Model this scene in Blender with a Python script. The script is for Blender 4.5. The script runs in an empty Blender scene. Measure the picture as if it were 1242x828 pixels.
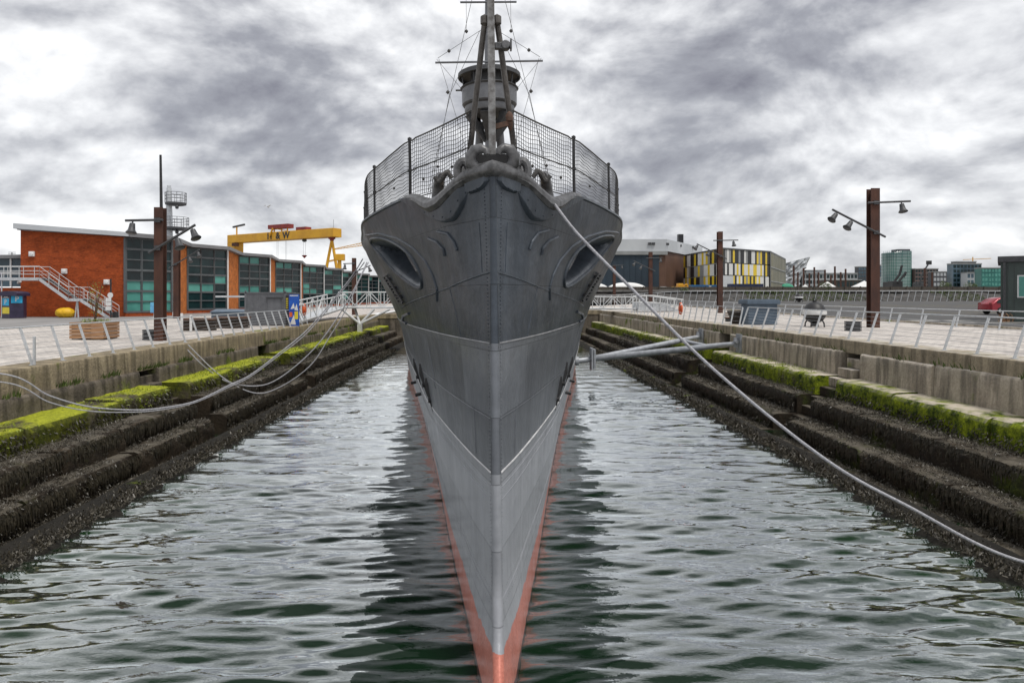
import bpy, bmesh, math, random
import numpy as np
from mathutils import Vector, Matrix, noise as mnoise
random.seed(11)
R = math.radians
scene = bpy.context.scene
COL = scene.collection
PI = math.pi
F = 828.0; UC = 595.0; VC = 360.0; EYE = 5.0      # lens constants measured on the photograph

def at(u, v, Y):
    return ((u-UC)*Y/F, Y, EYE+(VC-v)*Y/F)

# ------------------------------------------------------------------ materials
def nd(nt, t, **kw):
    n = nt.nodes.new(t)
    for k, v in kw.items():
        if k in n.inputs: n.inputs[k].default_value = v
        else: setattr(n, k, v)
    return n
def rgba(c): return (c[0], c[1], c[2], 1)
def new_mat(name):
    m = bpy.data.materials.new(name); m.use_nodes = True
    nt = m.node_tree; b = nt.nodes['Principled BSDF']
    return m, nt, b
def noise_node(nt, scale, detail=6, rough=.55, stretch=(1,1,1), src='Object', dist=0):
    tc = nd(nt, 'ShaderNodeTexCoord'); mp = nd(nt, 'ShaderNodeMapping')
    mp.inputs['Scale'].default_value = stretch
    nt.links.new(tc.outputs[src], mp.inputs[0])
    n = nd(nt, 'ShaderNodeTexNoise'); n.inputs['Scale'].default_value = scale
    n.inputs['Detail'].default_value = detail; n.inputs['Roughness'].default_value = rough
    n.inputs['Distortion'].default_value = dist
    nt.links.new(mp.outputs[0], n.inputs['Vector'])
    return n
def ramp(nt, src, stops):
    r = nd(nt, 'ShaderNodeValToRGB'); e = r.color_ramp.elements
    e[0].position, e[0].color = stops[0][0], rgba(stops[0][1])
    e[1].position, e[1].color = stops[-1][0], rgba(stops[-1][1])
    for p, c in stops[1:-1]:
        x = e.new(p); x.color = rgba(c)
    nt.links.new(src, r.inputs[0]); return r
def mixc(nt, f, a, b, blend='MIX'):
    m = nd(nt, 'ShaderNodeMix', data_type='RGBA', blend_type=blend)
    for k, x in ((0, f), (6, a), (7, b)):
        if isinstance(x, (int, float)): m.inputs[k].default_value = x
        elif isinstance(x, tuple): m.inputs[k].default_value = rgba(x)
        else: nt.links.new(x, m.inputs[k])
    return m.outputs[2]
def mathn(nt, op, a, b=0.0, c=None, clamp=False):
    m = nd(nt, 'ShaderNodeMath', operation=op); m.use_clamp = clamp
    for k, x in enumerate((a, b) if c is None else (a, b, c)):
        if isinstance(x, (int, float)): m.inputs[k].default_value = x
        else: nt.links.new(x, m.inputs[k])
    return m.outputs[0]
def bump(nt, b, h, dist=.02, strength=1.0):
    bp = nd(nt, 'ShaderNodeBump'); bp.inputs['Strength'].default_value = strength
    bp.inputs['Distance'].default_value = dist
    nt.links.new(h, bp.inputs['Height']); nt.links.new(bp.outputs[0], b.inputs['Normal'])
    return bp
def pm(name, c1, c2=None, scale=3, rough=.6, metal=0, bmp=0, bscale=None, stretch=(1,1,1), lo=.35, hi=.65, spec=.5, detail=6, src='Object'):
    m, nt, b = new_mat(name)
    b.inputs['Roughness'].default_value = rough; b.inputs['Metallic'].default_value = metal
    b.inputs['Specular IOR Level'].default_value = spec
    if c2 is None: c2 = tuple(x*.72 for x in c1)
    n = noise_node(nt, scale, detail, .6, stretch, src)
    r = ramp(nt, n.outputs[0], [(lo, c2), (hi, c1)])
    nt.links.new(r.outputs[0], b.inputs['Base Color'])
    if bmp:
        n2 = noise_node(nt, bscale or scale*6, 5, .6, stretch, src)
        bump(nt, b, n2.outputs[0], bmp)
    return m
M = {}
def simple(k, *a, **kw): M[k] = pm(k, *a, **kw)
simple('galvanised', (.62,.64,.66), (.46,.48,.50), 6, .45, .3)
simple('white_metal', (.62,.63,.63), (.5,.51,.51), 5, .5)
simple('spar_grey', (.40,.42,.45), (.27,.285,.31), 4, .45, .2)
simple('grey_paint', (.15,.155,.168), (.105,.11,.12), 3, .45, 0, .003, 30)
simple('dark_grey', (.06,.062,.066), (.035,.036,.04), 5, .5)
simple('black_metal', (.022,.022,.024), (.012,.012,.013), 8, .5)
simple('rusty_steel', (.085,.032,.018), (.04,.016,.011), 2.2, .75, 0, .004, 20, (1,1,.35))
simple('rust_orange', (.10,.048,.03), (.05,.028,.018), 20, .8)
simple('strut_grey', (.11,.10,.09), (.03,.024,.02), 7, .5, .1, .004, 30)
simple('worn_grey', (.25,.25,.25), (.075,.068,.062), 9, .5, .1, .004, 30)
simple('fairlead_metal', (.15,.15,.155), (.055,.055,.056), 7, .42, .35, .006, 22)
simple('teak', (.26,.20,.13), (.17,.13,.09), 6, .7, 0, .003, 30, (6,.3,1))
simple('rope_white', (.46,.46,.49), (.28,.28,.30), 25, .8, 0, .01, 60)
simple('rope_dark', (.10,.095,.09), (.05,.05,.05), 25, .9)
simple('net_black', (.03,.03,.035), (.018,.018,.02), 8, .7)
simple('orange_plastic', (.75,.13,.03), (.6,.09,.02), 6, .5)
simple('yellow_paint', (.68,.36,.015), (.55,.27,.012), .12, .5, src='Object')
simple('yellow_tarp', (.75,.45,.01), (.6,.33,.008), 4, .5, 0, .03, 5)
simple('crane_red', (.28,.035,.025), (.16,.02,.02), .3, .6)
simple('asphalt', (.075,.073,.07), (.045,.045,.046), .5, .85, 0, .004, 60)
simple('pale_asphalt', (.27,.26,.255), (.19,.185,.18), .4, .85, 0, .004, 60)
simple('road_paint', (.62,.60,.55), (.4,.39,.36), 4, .7)
simple('yellow_line', (.45,.33,.06), (.2,.16,.05), 3, .7)
simple('wood', (.42,.24,.12), (.27,.14,.07), 3, .7, 0, .004, 20, (.5,.5,8))
simple('wood_dark', (.14,.075,.045), (.07,.04,.03), 3, .75, 0, .004, 20, (.5,.5,8))
simple('soil', (.06,.045,.03), None, 8, .95)
simple('foliage', (.10,.14,.03), (.05,.08,.015), 6, .7)
simple('white_paint', (.75,.75,.74), (.62,.62,.61), 2, .5)
simple('navy', (.015,.02,.06), (.01,.013,.04), 3, .4)
simple('purple_dark', (.04,.03,.07), (.02,.017,.04), 3, .35)
simple('cyan_sign', (.02,.42,.72), (.015,.36,.62), 2, .4)
simple('yellow_sign', (.75,.62,.04), (.65,.52,.03), 2, .4)
simple('blue_sign', (.01,.12,.55), (.006,.05,.33), 1.5, .4)
simple('sky_sign', (.16,.5,.72), (.10,.3,.55), 2.5, .4)
simple('container_blue', (.02,.13,.30), (.012,.09,.22), .6, .5)
simple('container_navy', (.014,.025,.075), (.008,.014,.045), .6, .5)
simple('slate_blue', (.10,.14,.19), (.065,.095,.13), 2, .5)
simple('kiosk_green', (.055,.075,.068), (.04,.055,.05), 1, .55, 0, .003, 8)
simple('car_red', (.28,.012,.025), (.24,.01,.02), 1, .22, .2)
simple('tyre', (.02,.02,.02), None, 10, .85)
simple('hangar_white', (.56,.58,.60), (.44,.46,.48), .08, .5, .1)
simple('hangar_blue', (.022,.042,.062), (.016,.03,.046), .12, .6)
simple('hangar_brown', (.16,.085,.055), (.10,.052,.036), .1, .75)
simple('panel_yellow', (.72,.52,.02), (.62,.44,.02), .15, .5)
simple('panel_white', (.72,.72,.70), (.6,.6,.58), .15, .5)
simple('panel_black', (.012,.013,.016), None, .15, .5)
simple('panel_grey', (.30,.31,.31), None, .15, .5)
simple('olive_clad', (.27,.23,.08), (.15,.13,.05), 1.0, .6, 0, 0, None, (1,1,.02))
simple('tent_white', (.74,.74,.73), (.62,.62,.61), .3, .6)
simple('riprap', (.085,.08,.075), (.03,.029,.028), 1.1, .9, 0, .12, 2.2)
simple('plank_wall', (.10,.085,.07), (.05,.042,.035), 1, .9, 0, 0, None, (3,3,.1))
simple('far_ground', (.16,.15,.12), (.10,.10,.07), .05, .95)
simple('brown_block', (.075,.055,.042), (.035,.028,.022), 4, .9, 0, .02, 10)
simple('gull_white', (.75,.75,.73), (.45,.46,.48), 8, .8)
simple('city_white', (.46,.48,.50), (.36,.38,.40), .06, .6)
simple('city_brown', (.17,.12,.11), (.11,.085,.08), .1, .7)
simple('city_dark', (.07,.075,.085), (.05,.05,.06), .1, .5)
simple('green_tarp', (.03,.33,.20), (.02,.24,.14), .5, .6)
simple('fascia', (.20,.20,.205), (.15,.15,.155), .5, .5)
simple('frame_grey', (.10,.11,.115), (.075,.08,.085), 1, .5)

def glass_mat(name, c1, c2, scale=.2, rough=.08):
    m, nt, b = new_mat(name)
    n = noise_node(nt, scale, 3, .5)
    r = ramp(nt, n.outputs[0], [(.38, c2), (.62, c1)])
    nt.links.new(r.outputs[0], b.inputs['Base Color'])
    b.inputs['Roughness'].default_value = rough; b.inputs['Metallic'].default_value = 0
    b.inputs['IOR'].default_value = 1.38
    M[name] = m
glass_mat('glass_dark', (.012,.034,.036), (.004,.010,.012), .35)
glass_mat('glass_teal', (.10,.32,.27), (.05,.19,.165), .35, .15)
glass_mat('glass_tower', (.30,.40,.37), (.16,.23,.23), .035)
glass_mat('glass_blue', (.10,.16,.21), (.035,.06,.08), .08)
glass_mat('glass_green', (.04,.20,.17), (.02,.11,.10), .08)

# brick
def brick_mat(name, c1, c2, cm, sx=.0, scale=1.0, vert=True):
    m, nt, b = new_mat(name)
    tc = nd(nt, 'ShaderNodeTexCoord'); sp = nd(nt, 'ShaderNodeSeparateXYZ'); cb = nd(nt, 'ShaderNodeCombineXYZ')
    nt.links.new(tc.outputs['Object'], sp.inputs[0])
    if vert:
        nt.links.new(mathn(nt, 'ADD', sp.outputs[0], sp.outputs[1]), cb.inputs[0]); nt.links.new(sp.outputs[2], cb.inputs[1])
    else:
        nt.links.new(sp.outputs[0], cb.inputs[0]); nt.links.new(sp.outputs[1], cb.inputs[1])
    br = nd(nt, 'ShaderNodeTexBrick'); nt.links.new(cb.outputs[0], br.inputs['Vector'])
    br.inputs['Color1'].default_value = rgba(c1); br.inputs['Color2'].default_value = rgba(c2); br.inputs['Mortar'].default_value = rgba(cm)
    br.inputs['Scale'].default_value = scale; br.inputs['Brick Width'].default_value = .225 if vert else .3
    br.inputs['Row Height'].default_value = .075 if vert else .2
    br.inputs['Mortar Size'].default_value = .008; br.inputs['Bias'].default_value = -.1
    n = noise_node(nt, .8, 9, .75, (1,1,2.2) if vert else (1,1,1)); n2 = noise_node(nt, 6, 4, .6)
    c = mixc(nt, .75, br.outputs[0], ramp(nt, n.outputs[0], [(.34,(.40,.38,.38)),(.66,(1.15,1.12,1.08))]).outputs[0], 'MULTIPLY')
    c = mixc(nt, .5, c, ramp(nt, n2.outputs[0], [(.3,(.6,.6,.6)),(.7,(1.1,1.1,1.1))]).outputs[0], 'MULTIPLY')
    nt.links.new(c, b.inputs['Base Color']); b.inputs['Roughness'].default_value = .85
    b.inputs['Specular IOR Level'].default_value = .2
    bump(nt, b, br.outputs['Fac'], -.006)
    M[name] = m
brick_mat('brick_red', (.52,.095,.018), (.34,.055,.012), (.28,.11,.06))
brick_mat('brick_orange', (.74,.22,.04), (.62,.16,.03), (.5,.24,.1))
brick_mat('paving', (.68,.645,.61), (.56,.53,.50), (.33,.31,.29), vert=False)

# dock stone with vertical weather streaks
def stone_mat(name, ca, cb_, streak, green=0.0, top=None, topamt=0.0, algae=((.06,.10,.008),(.30,.36,.012))):
    m, nt, b = new_mat(name)
    n = noise_node(nt, 1.3, 9, .68)
    col = ramp(nt, n.outputs[0], [(.3, cb_), (.7, ca)]).outputs[0]
    s = noise_node(nt, 2.0, 6, .6, (1,1.6,.18))
    col = mixc(nt, ramp(nt, s.outputs[0], [(.42,(0,0,0)),(.62,(streak,)*3)]).outputs[0], col, tuple(x*.30 for x in ca))
    fine = noise_node(nt, 14, 6, .7)
    col = mixc(nt, .6, col, ramp(nt, fine.outputs[0], [(.3,(.5,.5,.5)),(.7,(1.15,1.15,1.15))]).outputs[0], 'MULTIPLY')
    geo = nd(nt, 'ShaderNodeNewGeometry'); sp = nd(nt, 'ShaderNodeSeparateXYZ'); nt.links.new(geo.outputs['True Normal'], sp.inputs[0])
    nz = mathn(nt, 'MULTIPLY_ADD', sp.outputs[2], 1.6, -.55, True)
    if green:
        g = noise_node(nt, .55, 7, .62); gf = noise_node(nt, 3.2, 10, .78)
        mask = ramp(nt, g.outputs[0], [(.62-green*.4,(0,0,0)),(.72-green*.4,(1,1,1))]).outputs[0]
        ac = mixc(nt, ramp(nt, gf.outputs[0], [(.40,(0,0,0)),(.64,(1,1,1))]).outputs[0], algae[0], algae[1])
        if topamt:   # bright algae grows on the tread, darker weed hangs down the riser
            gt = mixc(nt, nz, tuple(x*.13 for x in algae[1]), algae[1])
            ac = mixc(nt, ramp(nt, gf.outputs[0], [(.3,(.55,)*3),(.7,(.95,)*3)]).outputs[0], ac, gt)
        ac = mixc(nt, .85, ac, ramp(nt, fine.outputs[0], [(.34,(.35,.38,.3)),(.55,(.9,.9,.9)),(.7,(1.15,1.12,1.1))]).outputs[0], 'MULTIPLY')
        col = mixc(nt, mask, col, ac)
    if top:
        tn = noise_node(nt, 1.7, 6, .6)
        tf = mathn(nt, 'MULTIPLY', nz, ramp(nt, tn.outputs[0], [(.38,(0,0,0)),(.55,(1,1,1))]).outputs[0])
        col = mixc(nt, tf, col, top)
    nt.links.new(col, b.inputs['Base Color']); b.inputs['Roughness'].default_value = .8
    b.inputs['Specular IOR Level'].default_value = .25
    h = noise_node(nt, 9, 9, .7); bump(nt, b, h.outputs[0], .05)
    M[name] = m
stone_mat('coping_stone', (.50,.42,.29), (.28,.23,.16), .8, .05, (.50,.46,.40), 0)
stone_mat('coping_green', (.47,.39,.26), (.26,.21,.14), .85, .06)
stone_mat('block_dark', (.24,.205,.16), (.12,.10,.08), .95, .12)
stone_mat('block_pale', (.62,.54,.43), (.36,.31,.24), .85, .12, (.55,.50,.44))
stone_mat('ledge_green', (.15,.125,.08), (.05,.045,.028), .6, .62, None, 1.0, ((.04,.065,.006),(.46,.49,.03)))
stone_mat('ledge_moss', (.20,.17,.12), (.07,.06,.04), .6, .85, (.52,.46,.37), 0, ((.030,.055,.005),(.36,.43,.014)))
stone_mat('apron', (.034,.030,.023), (.010,.009,.007), .3, .05)
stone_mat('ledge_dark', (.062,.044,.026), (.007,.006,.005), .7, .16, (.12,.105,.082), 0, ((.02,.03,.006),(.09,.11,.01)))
def weed_mat(name, stops):
    m, nt, b = new_mat(name)
    n = noise_node(nt, 7, 8, .75)
    nt.links.new(ramp(nt, n.outputs[0], stops).outputs[0], b.inputs['Base Color'])
    b.inputs['Roughness'].default_value = .45
    M[name] = m
weed_mat('weed', [(.3,(.010,.009,.006)),(.48,(.030,.025,.015)),(.62,(.065,.055,.036)),(.78,(.13,.115,.085))])
weed_mat('barnacle', [(.3,(.015,.013,.010)),(.46,(.06,.052,.038)),(.60,(.15,.135,.11)),(.76,(.30,.28,.23))])
weed_mat('moss', [(.3,(.05,.08,.008)),(.55,(.22,.27,.012)),(.75,(.45,.50,.03))])

# ship paint: grey shaded darker up the flare, red lead below the boot line
def hull_mat():
    m, nt, b = new_mat('ship_grey')
    tc = nd(nt, 'ShaderNodeTexCoord'); sp = nd(nt, 'ShaderNodeSeparateXYZ'); nt.links.new(tc.outputs['Object'], sp.inputs[0])
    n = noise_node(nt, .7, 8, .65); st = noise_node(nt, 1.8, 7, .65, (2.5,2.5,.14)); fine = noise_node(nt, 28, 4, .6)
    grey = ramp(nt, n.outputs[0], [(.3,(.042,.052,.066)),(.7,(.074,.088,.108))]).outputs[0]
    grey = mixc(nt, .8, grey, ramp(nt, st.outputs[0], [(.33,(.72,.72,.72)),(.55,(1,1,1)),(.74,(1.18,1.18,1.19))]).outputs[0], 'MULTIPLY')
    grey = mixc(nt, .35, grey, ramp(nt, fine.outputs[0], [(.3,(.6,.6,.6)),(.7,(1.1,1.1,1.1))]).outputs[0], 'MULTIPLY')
    # flare's shade painted into the grey: lighter in two steps downwards, split at welds
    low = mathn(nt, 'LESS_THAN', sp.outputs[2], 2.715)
    lit_grey = ramp(nt, n.outputs[0], [(.3,(.27,.28,.305)),(.7,(.35,.36,.385))]).outputs[0]
    lit_grey = mixc(nt, .5, lit_grey, ramp(nt, st.outputs[0], [(.33,(.72,.72,.72)),(.55,(1,1,1)),(.74,(1.15,1.15,1.16))]).outputs[0], 'MULTIPLY')
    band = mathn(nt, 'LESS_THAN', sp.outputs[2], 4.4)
    grey = mixc(nt, band, grey, mixc(nt, .38, grey, lit_grey))
    grey = mixc(nt, low, grey, lit_grey)
    red = ramp(nt, fine.outputs[0], [(.3,(.40,.125,.09)),(.7,(.58,.215,.16))]).outputs[0]
    red = mixc(nt, .6, red, ramp(nt, n.outputs[0], [(.35,(.6,.6,.6)),(.65,(1.1,1.1,1.1))]).outputs[0], 'MULTIPLY')
    slime = mathn(nt, 'MULTIPLY', ramp(nt, noise_node(nt, 4, 8, .7).outputs[0], [(.45,(0,0,0)),(.65,(1,1,1))]).outputs[0], mathn(nt, 'MULTIPLY_ADD', sp.outputs[2], -2.4, .62, True))
    red = mixc(nt, slime, red, (.09,.06,.035))
    edge = mathn(nt, 'MULTIPLY_ADD', noise_node(nt, 3, 4).outputs[0], .16, .53)
    cbp = nd(nt, 'ShaderNodeCombineXYZ'); nt.links.new(sp.outputs[1], cbp.inputs[0]); nt.links.new(sp.outputs[2], cbp.inputs[1])
    pl = nd(nt, 'ShaderNodeTexBrick'); nt.links.new(cbp.outputs[0], pl.inputs['Vector']); pl.inputs['Scale'].default_value = 1
    pl.inputs['Color1'].default_value = (.80,.80,.80,1); pl.inputs['Color2'].default_value = (1.18,1.18,1.18,1); pl.inputs['Mortar'].default_value = (.55,.55,.55,1)
    pl.inputs['Brick Width'].default_value = 2.7; pl.inputs['Row Height'].default_value = .86; pl.inputs['Mortar Size'].default_value = .007; pl.inputs['Mortar Smooth'].default_value = .4
    grey = mixc(nt, .7, grey, pl.outputs[0], 'MULTIPLY')
    isred = mathn(nt, 'LESS_THAN', sp.outputs[2], edge)
    wet = mathn(nt, 'LESS_THAN', sp.outputs[2], mathn(nt, 'MULTIPLY_ADD', noise_node(nt, 2, 5).outputs[0], .16, -.01))
    red = mixc(nt, wet, red, (.05,.018,.013))
    run = mathn(nt, 'MULTIPLY', ramp(nt, noise_node(nt, 2.6, 8, .7, (2.2,2.2,.10)).outputs[0], [(.64,(0,0,0)),(.80,(.5,.5,.5))]).outputs[0], ramp(nt, noise_node(nt, .6, 3, .5).outputs[0], [(.45,(0,0,0)),(.6,(1,1,1))]).outputs[0])
    grey = mixc(nt, run, grey, (.085,.055,.038))
    nt.links.new(mixc(nt, isred, grey, red), b.inputs['Base Color'])
    rr = ramp(nt, noise_node(nt, 2.5, 7, .7, (1,1,.3)).outputs[0], [(.3,(.34,)*3),(.7,(.52,)*3)]).outputs[0]
    nt.links.new(rr, b.inputs['Roughness'])
    b.inputs['Metallic'].default_value = .15
    b.inputs['Specular IOR Level'].default_value = .25
    b.inputs['Coat Weight'].default_value = .12; b.inputs['Coat Roughness'].default_value = .13
    # rivet rows and plate unevenness
    h = noise_node(nt, .9, 4, .5); h2 = noise_node(nt, 40, 3, .5)
    hh = mathn(nt, 'ADD', mathn(nt, 'MULTIPLY', h.outputs[0], 1.0), mathn(nt, 'MULTIPLY', h2.outputs[0], .03))
    hh = mathn(nt, 'MULTIPLY_ADD', pl.outputs['Fac'], -.09, hh)
    bump(nt, b, hh, .085)
    M['ship_grey'] = m
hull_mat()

# ------------------------------------------------------------------ mesh building
class MB:
    def __init__(self): self.v = []; self.f = []; self.m = []
    def add(self, vs, fs, mi=0):
        o = len(self.v); self.v += [tuple(p) for p in vs]
        self.f += [tuple(i+o for i in f) for f in fs]; self.m += [mi]*len(fs); return self
    def box(self, x0, x1, y0, y1, z0, z1, mi=0):
        vs = [(x,y,z) for z in (z0,z1) for y in (y0,y1) for x in (x0,x1)]
        return self.add(vs, [(0,2,3,1),(4,5,7,6),(0,1,5,4),(2,6,7,3),(0,4,6,2),(1,3,7,5)], mi)
    def bar(self, a, b, w, h=None, up=(0,0,1), mi=0):
        a = Vector(a); b = Vector(b); h = h or w; d = (b-a).normalized(); u = Vector(up)
        s = d.cross(u)
        if s.length < 1e-4: s = d.cross(Vector((1,0,0)))
        s.normalize(); u = s.cross(d).normalized()
        vs = [p + s*(w/2*i) + u*(h/2*j) for p in (a,b) for i,j in ((-1,-1),(1,-1),(1,1),(-1,1))]
        return self.add(vs, [(0,1,2,3),(7,6,5,4),(0,4,5,1),(1,5,6,2),(2,6,7,3),(3,7,4,0)], mi)
    def tube(self, pts, r, n=6, closed=False, mi=0):
        pts = [Vector(p) for p in pts]; k = len(pts)
        if k < 2: return self
        rs = r if isinstance(r, (list, tuple)) else [r]*k
        vs = []; up = None
        for i, p in enumerate(pts):
            d = (pts[(i+1) % k] - pts[i-1]) if closed else (pts[min(i+1,k-1)] - pts[max(i-1,0)])
            if d.length < 1e-9: d = Vector((0,0,1))
            d.normalize()
            if up is None:
                up = Vector((0,0,1)) if abs(d.z) < .9 else Vector((1,0,0))
            s = d.cross(up)
            if s.length < 1e-3: s = d.cross(Vector((0,1,0)))
            s.normalize(); up = s.cross(d).normalized()
            for j in range(n):
                a = 2*PI*j/n + PI/n; vs.append(p + (s*math.cos(a)+up*math.sin(a))*rs[i])
        fs = []
        for i in range(k if closed else k-1):
            i2 = (i+1) % k
            for j in range(n):
                j2 = (j+1) % n; fs.append((i*n+j, i*n+j2, i2*n+j2, i2*n+j))
        if not closed: fs += [tuple(range(n))[::-1], tuple(range((k-1)*n, k*n))]
        return self.add(vs, fs, mi)
    def lathe(self, prof, c=(0,0,0), n=24, axis='z', mi=0):
        vs = []; k = len(prof)
        for r, h in prof:
            for j in range(n):
                a = 2*PI*j/n; x, y = r*math.cos(a), r*math.sin(a)
                p = (x,y,h) if axis == 'z' else ((x,h,y) if axis == 'y' else (h,x,y))
                vs.append((p[0]+c[0], p[1]+c[1], p[2]+c[2]))
        fs = [(i*n+j, i*n+(j+1)%n, (i+1)*n+(j+1)%n, (i+1)*n+j) for i in range(k-1) for j in range(n)]
        fs += [tuple(range(n))[::-1], tuple(range((k-1)*n, k*n))]
        return self.add(vs, fs, mi)
    def prism(self, poly, z0, z1, mi=0):          # footprint polygon, z0/z1 numbers or lists per corner
        n = len(poly); a = z0 if isinstance(z0, (list,tuple)) else [z0]*n; b = z1 if isinstance(z1, (list,tuple)) else [z1]*n
        vs = [(p[0],p[1],a[i]) for i,p in enumerate(poly)] + [(p[0],p[1],b[i]) for i,p in enumerate(poly)]
        fs = [tuple(range(n))[::-1], tuple(range(n,2*n))] + [(i,(i+1)%n,n+(i+1)%n,n+i) for i in range(n)]
        return self.add(vs, fs, mi)
    def grid(self, fn, nu, nv, mi=0):
        vs = [fn(i, j) for i in range(nu) for j in range(nv)]
        return self.add(vs, [(i*nv+j, (i+1)*nv+j, (i+1)*nv+j+1, i*nv+j+1) for i in range(nu-1) for j in range(nv-1)], mi)
    def build(self, name, mats, parent=None, world=True, smooth=False, bevel=0, angle=35):
        me = bpy.data.meshes.new(name)
        vs = self.v
        if parent is not None and world:
            o = Vector((0,0,0)); p = parent
            while p is not None: o += p.location; p = p.parent
            vs = [(a[0]-o[0], a[1]-o[1], a[2]-o[2]) for a in vs]
        me.from_pydata(vs, [], self.f)
        for m in (mats if isinstance(mats, (list,tuple)) else [mats]): me.materials.append(M[m] if isinstance(m, str) else m)
        if max(self.m, default=0): me.polygons.foreach_set('material_index', self.m)
        bm = bmesh.new(); bm.from_mesh(me); bmesh.ops.recalc_face_normals(bm, faces=bm.faces); bm.to_mesh(me); bm.free()
        if smooth:
            me.polygons.foreach_set('use_smooth', [True]*len(me.polygons)); me.set_sharp_from_angle(angle=R(angle))
        me.update()
        ob = bpy.data.objects.new(name, me); COL.objects.link(ob)
        if parent is not None: ob.parent = parent
        if bevel:
            b = ob.modifiers.new('bevel', 'BEVEL'); b.width = bevel; b.segments = 2; b.limit_method = 'ANGLE'; b.angle_limit = R(40)
        return ob
def tag(o, label=None, cat=None, group=None, kind=None):
    if label: o['label'] = label
    if cat: o['category'] = cat
    if group: o['group'] = group
    if kind: o['kind'] = kind
    return o
def thing(name, loc, label, cat, group=None):
    o = bpy.data.objects.new(name, None); COL.objects.link(o); o.location = loc; o.empty_display_size = .3
    return tag(o, label, cat, group)
def copy_tree(o, parent=None):
    c = o.copy(); COL.objects.link(c)
    if parent is not None: c.parent = parent
    for ch in list(o.children): copy_tree(ch, c)
    return c
def text(s, size, loc, rot, mat, parent, name='lettering', depth=.004, bold=0.0):
    cu = bpy.data.curves.new('txt', 'FONT'); cu.body = s; cu.size = size; cu.align_x = 'CENTER'; cu.align_y = 'CENTER'; cu.extrude = depth; cu.offset = bold
    tmp = bpy.data.objects.new('txt', cu); COL.objects.link(tmp)
    dg = bpy.context.evaluated_depsgraph_get(); dg.update()
    me = bpy.data.meshes.new_from_object(tmp.evaluated_get(dg)); bpy.data.objects.remove(tmp)
    me.materials.clear(); me.materials.append(M[mat])
    o = bpy.data.objects.new(name, me); COL.objects.link(o)
    o.parent = parent
    w = Vector((0,0,0)); p = parent
    while p is not None: w += p.location; p = p.parent
    o.location = Vector(loc)-w; o.rotation_euler = rot
    return o
def nz(p, s, seed=0): return mnoise.noise(Vector((p[0]*s+seed, p[1]*s+seed*1.7, p[2]*s-seed)))
# ------------------------------------------------------------------ camera
cd = bpy.data.cameras.new('camera'); cam = bpy.data.objects.new('camera', cd); COL.objects.link(cam)
cam.location = (0,0,EYE); cam.rotation_euler = (R(90),0,0)
cd.sensor_width = 36; cd.lens = 24; cd.shift_x = 26/1242; cd.shift_y = -54/1242
cd.clip_start = .1; cd.clip_end = 8000
scene.camera = cam
vs_ = scene.view_settings
vs_.view_transform = 'Standard'; vs_.look = 'None'; vs_.exposure = 0.68; vs_.gamma = 1; vs_.use_curve_mapping = False
scene.cycles.max_bounces = 8

# ------------------------------------------------------------------ overcast sky and sun
SUN = Vector((.30,-.30,.90)).normalized()
sd = bpy.data.lights.new('sun', 'SUN'); sd.energy = 1.45; sd.angle = R(14); sd.color = (1,.96,.9)
so = bpy.data.objects.new('sun', sd); COL.objects.link(so); so.rotation_euler = SUN.to_track_quat('Z','Y').to_euler()
w = bpy.data.worlds.new('World'); scene.world = w; w.use_nodes = True
nt = w.node_tree; bg = nt.nodes['Background']; out = nt.nodes['World Output']
sky = nd(nt, 'ShaderNodeTexSky', sky_type='NISHITA'); sky.sun_disc = False
sky.sun_elevation = math.asin(SUN.z); sky.sun_rotation = math.atan2(SUN.x, SUN.y)
bg.inputs['Strength'].default_value = .1
nt.links.new(sky.outputs[0], bg.inputs['Color'])
tc = nd(nt, 'ShaderNodeTexCoord'); sp = nd(nt, 'ShaderNodeSeparateXYZ'); nt.links.new(tc.outputs['Generated'], sp.inputs[0])
def wn(scale, detail, rough, off, dist=0.0, st=(1,1,1.75)):
    mp = nd(nt, 'ShaderNodeMapping'); mp.inputs['Location'].default_value = off; mp.inputs['Scale'].default_value = st
    nt.links.new(tc.outputs['Generated'], mp.inputs[0])
    n = nd(nt, 'ShaderNodeTexNoise'); n.inputs['Scale'].default_value = scale; n.inputs['Detail'].default_value = detail
    n.inputs['Roughness'].default_value = rough; n.inputs['Distortion'].default_value = dist
    nt.links.new(mp.outputs[0], n.inputs['Vector']); return n.outputs[0]
n1 = wn(1.6, 3, .5, (3.1,1.7,0)); n2 = wn(4.2, 12, .55, (9.4,4.2,2), .2); n2b = wn(4.2, 12, .55, (9.4,4.2,2-.035), .2)
n3 = wn(9, 8, .52, (1.4,7.2,5), .15)
sub = lambda a_: mathn(nt, 'SUBTRACT', a_, .5)
val = mathn(nt, 'MULTIPLY_ADD', sub(n1), .95, .73)
val = mathn(nt, 'MULTIPLY_ADD', sub(n2), .62, val)
val = mathn(nt, 'MULTIPLY_ADD', mathn(nt, 'SUBTRACT', n2, n2b), 2.3, val)      # billows lit from above
val = mathn(nt, 'MULTIPLY_ADD', sub(n3), .36, val)
def pdir(u, v):
    return Vector(((u-UC)/F, 1, (VC-v)/F)).normalized()
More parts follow.
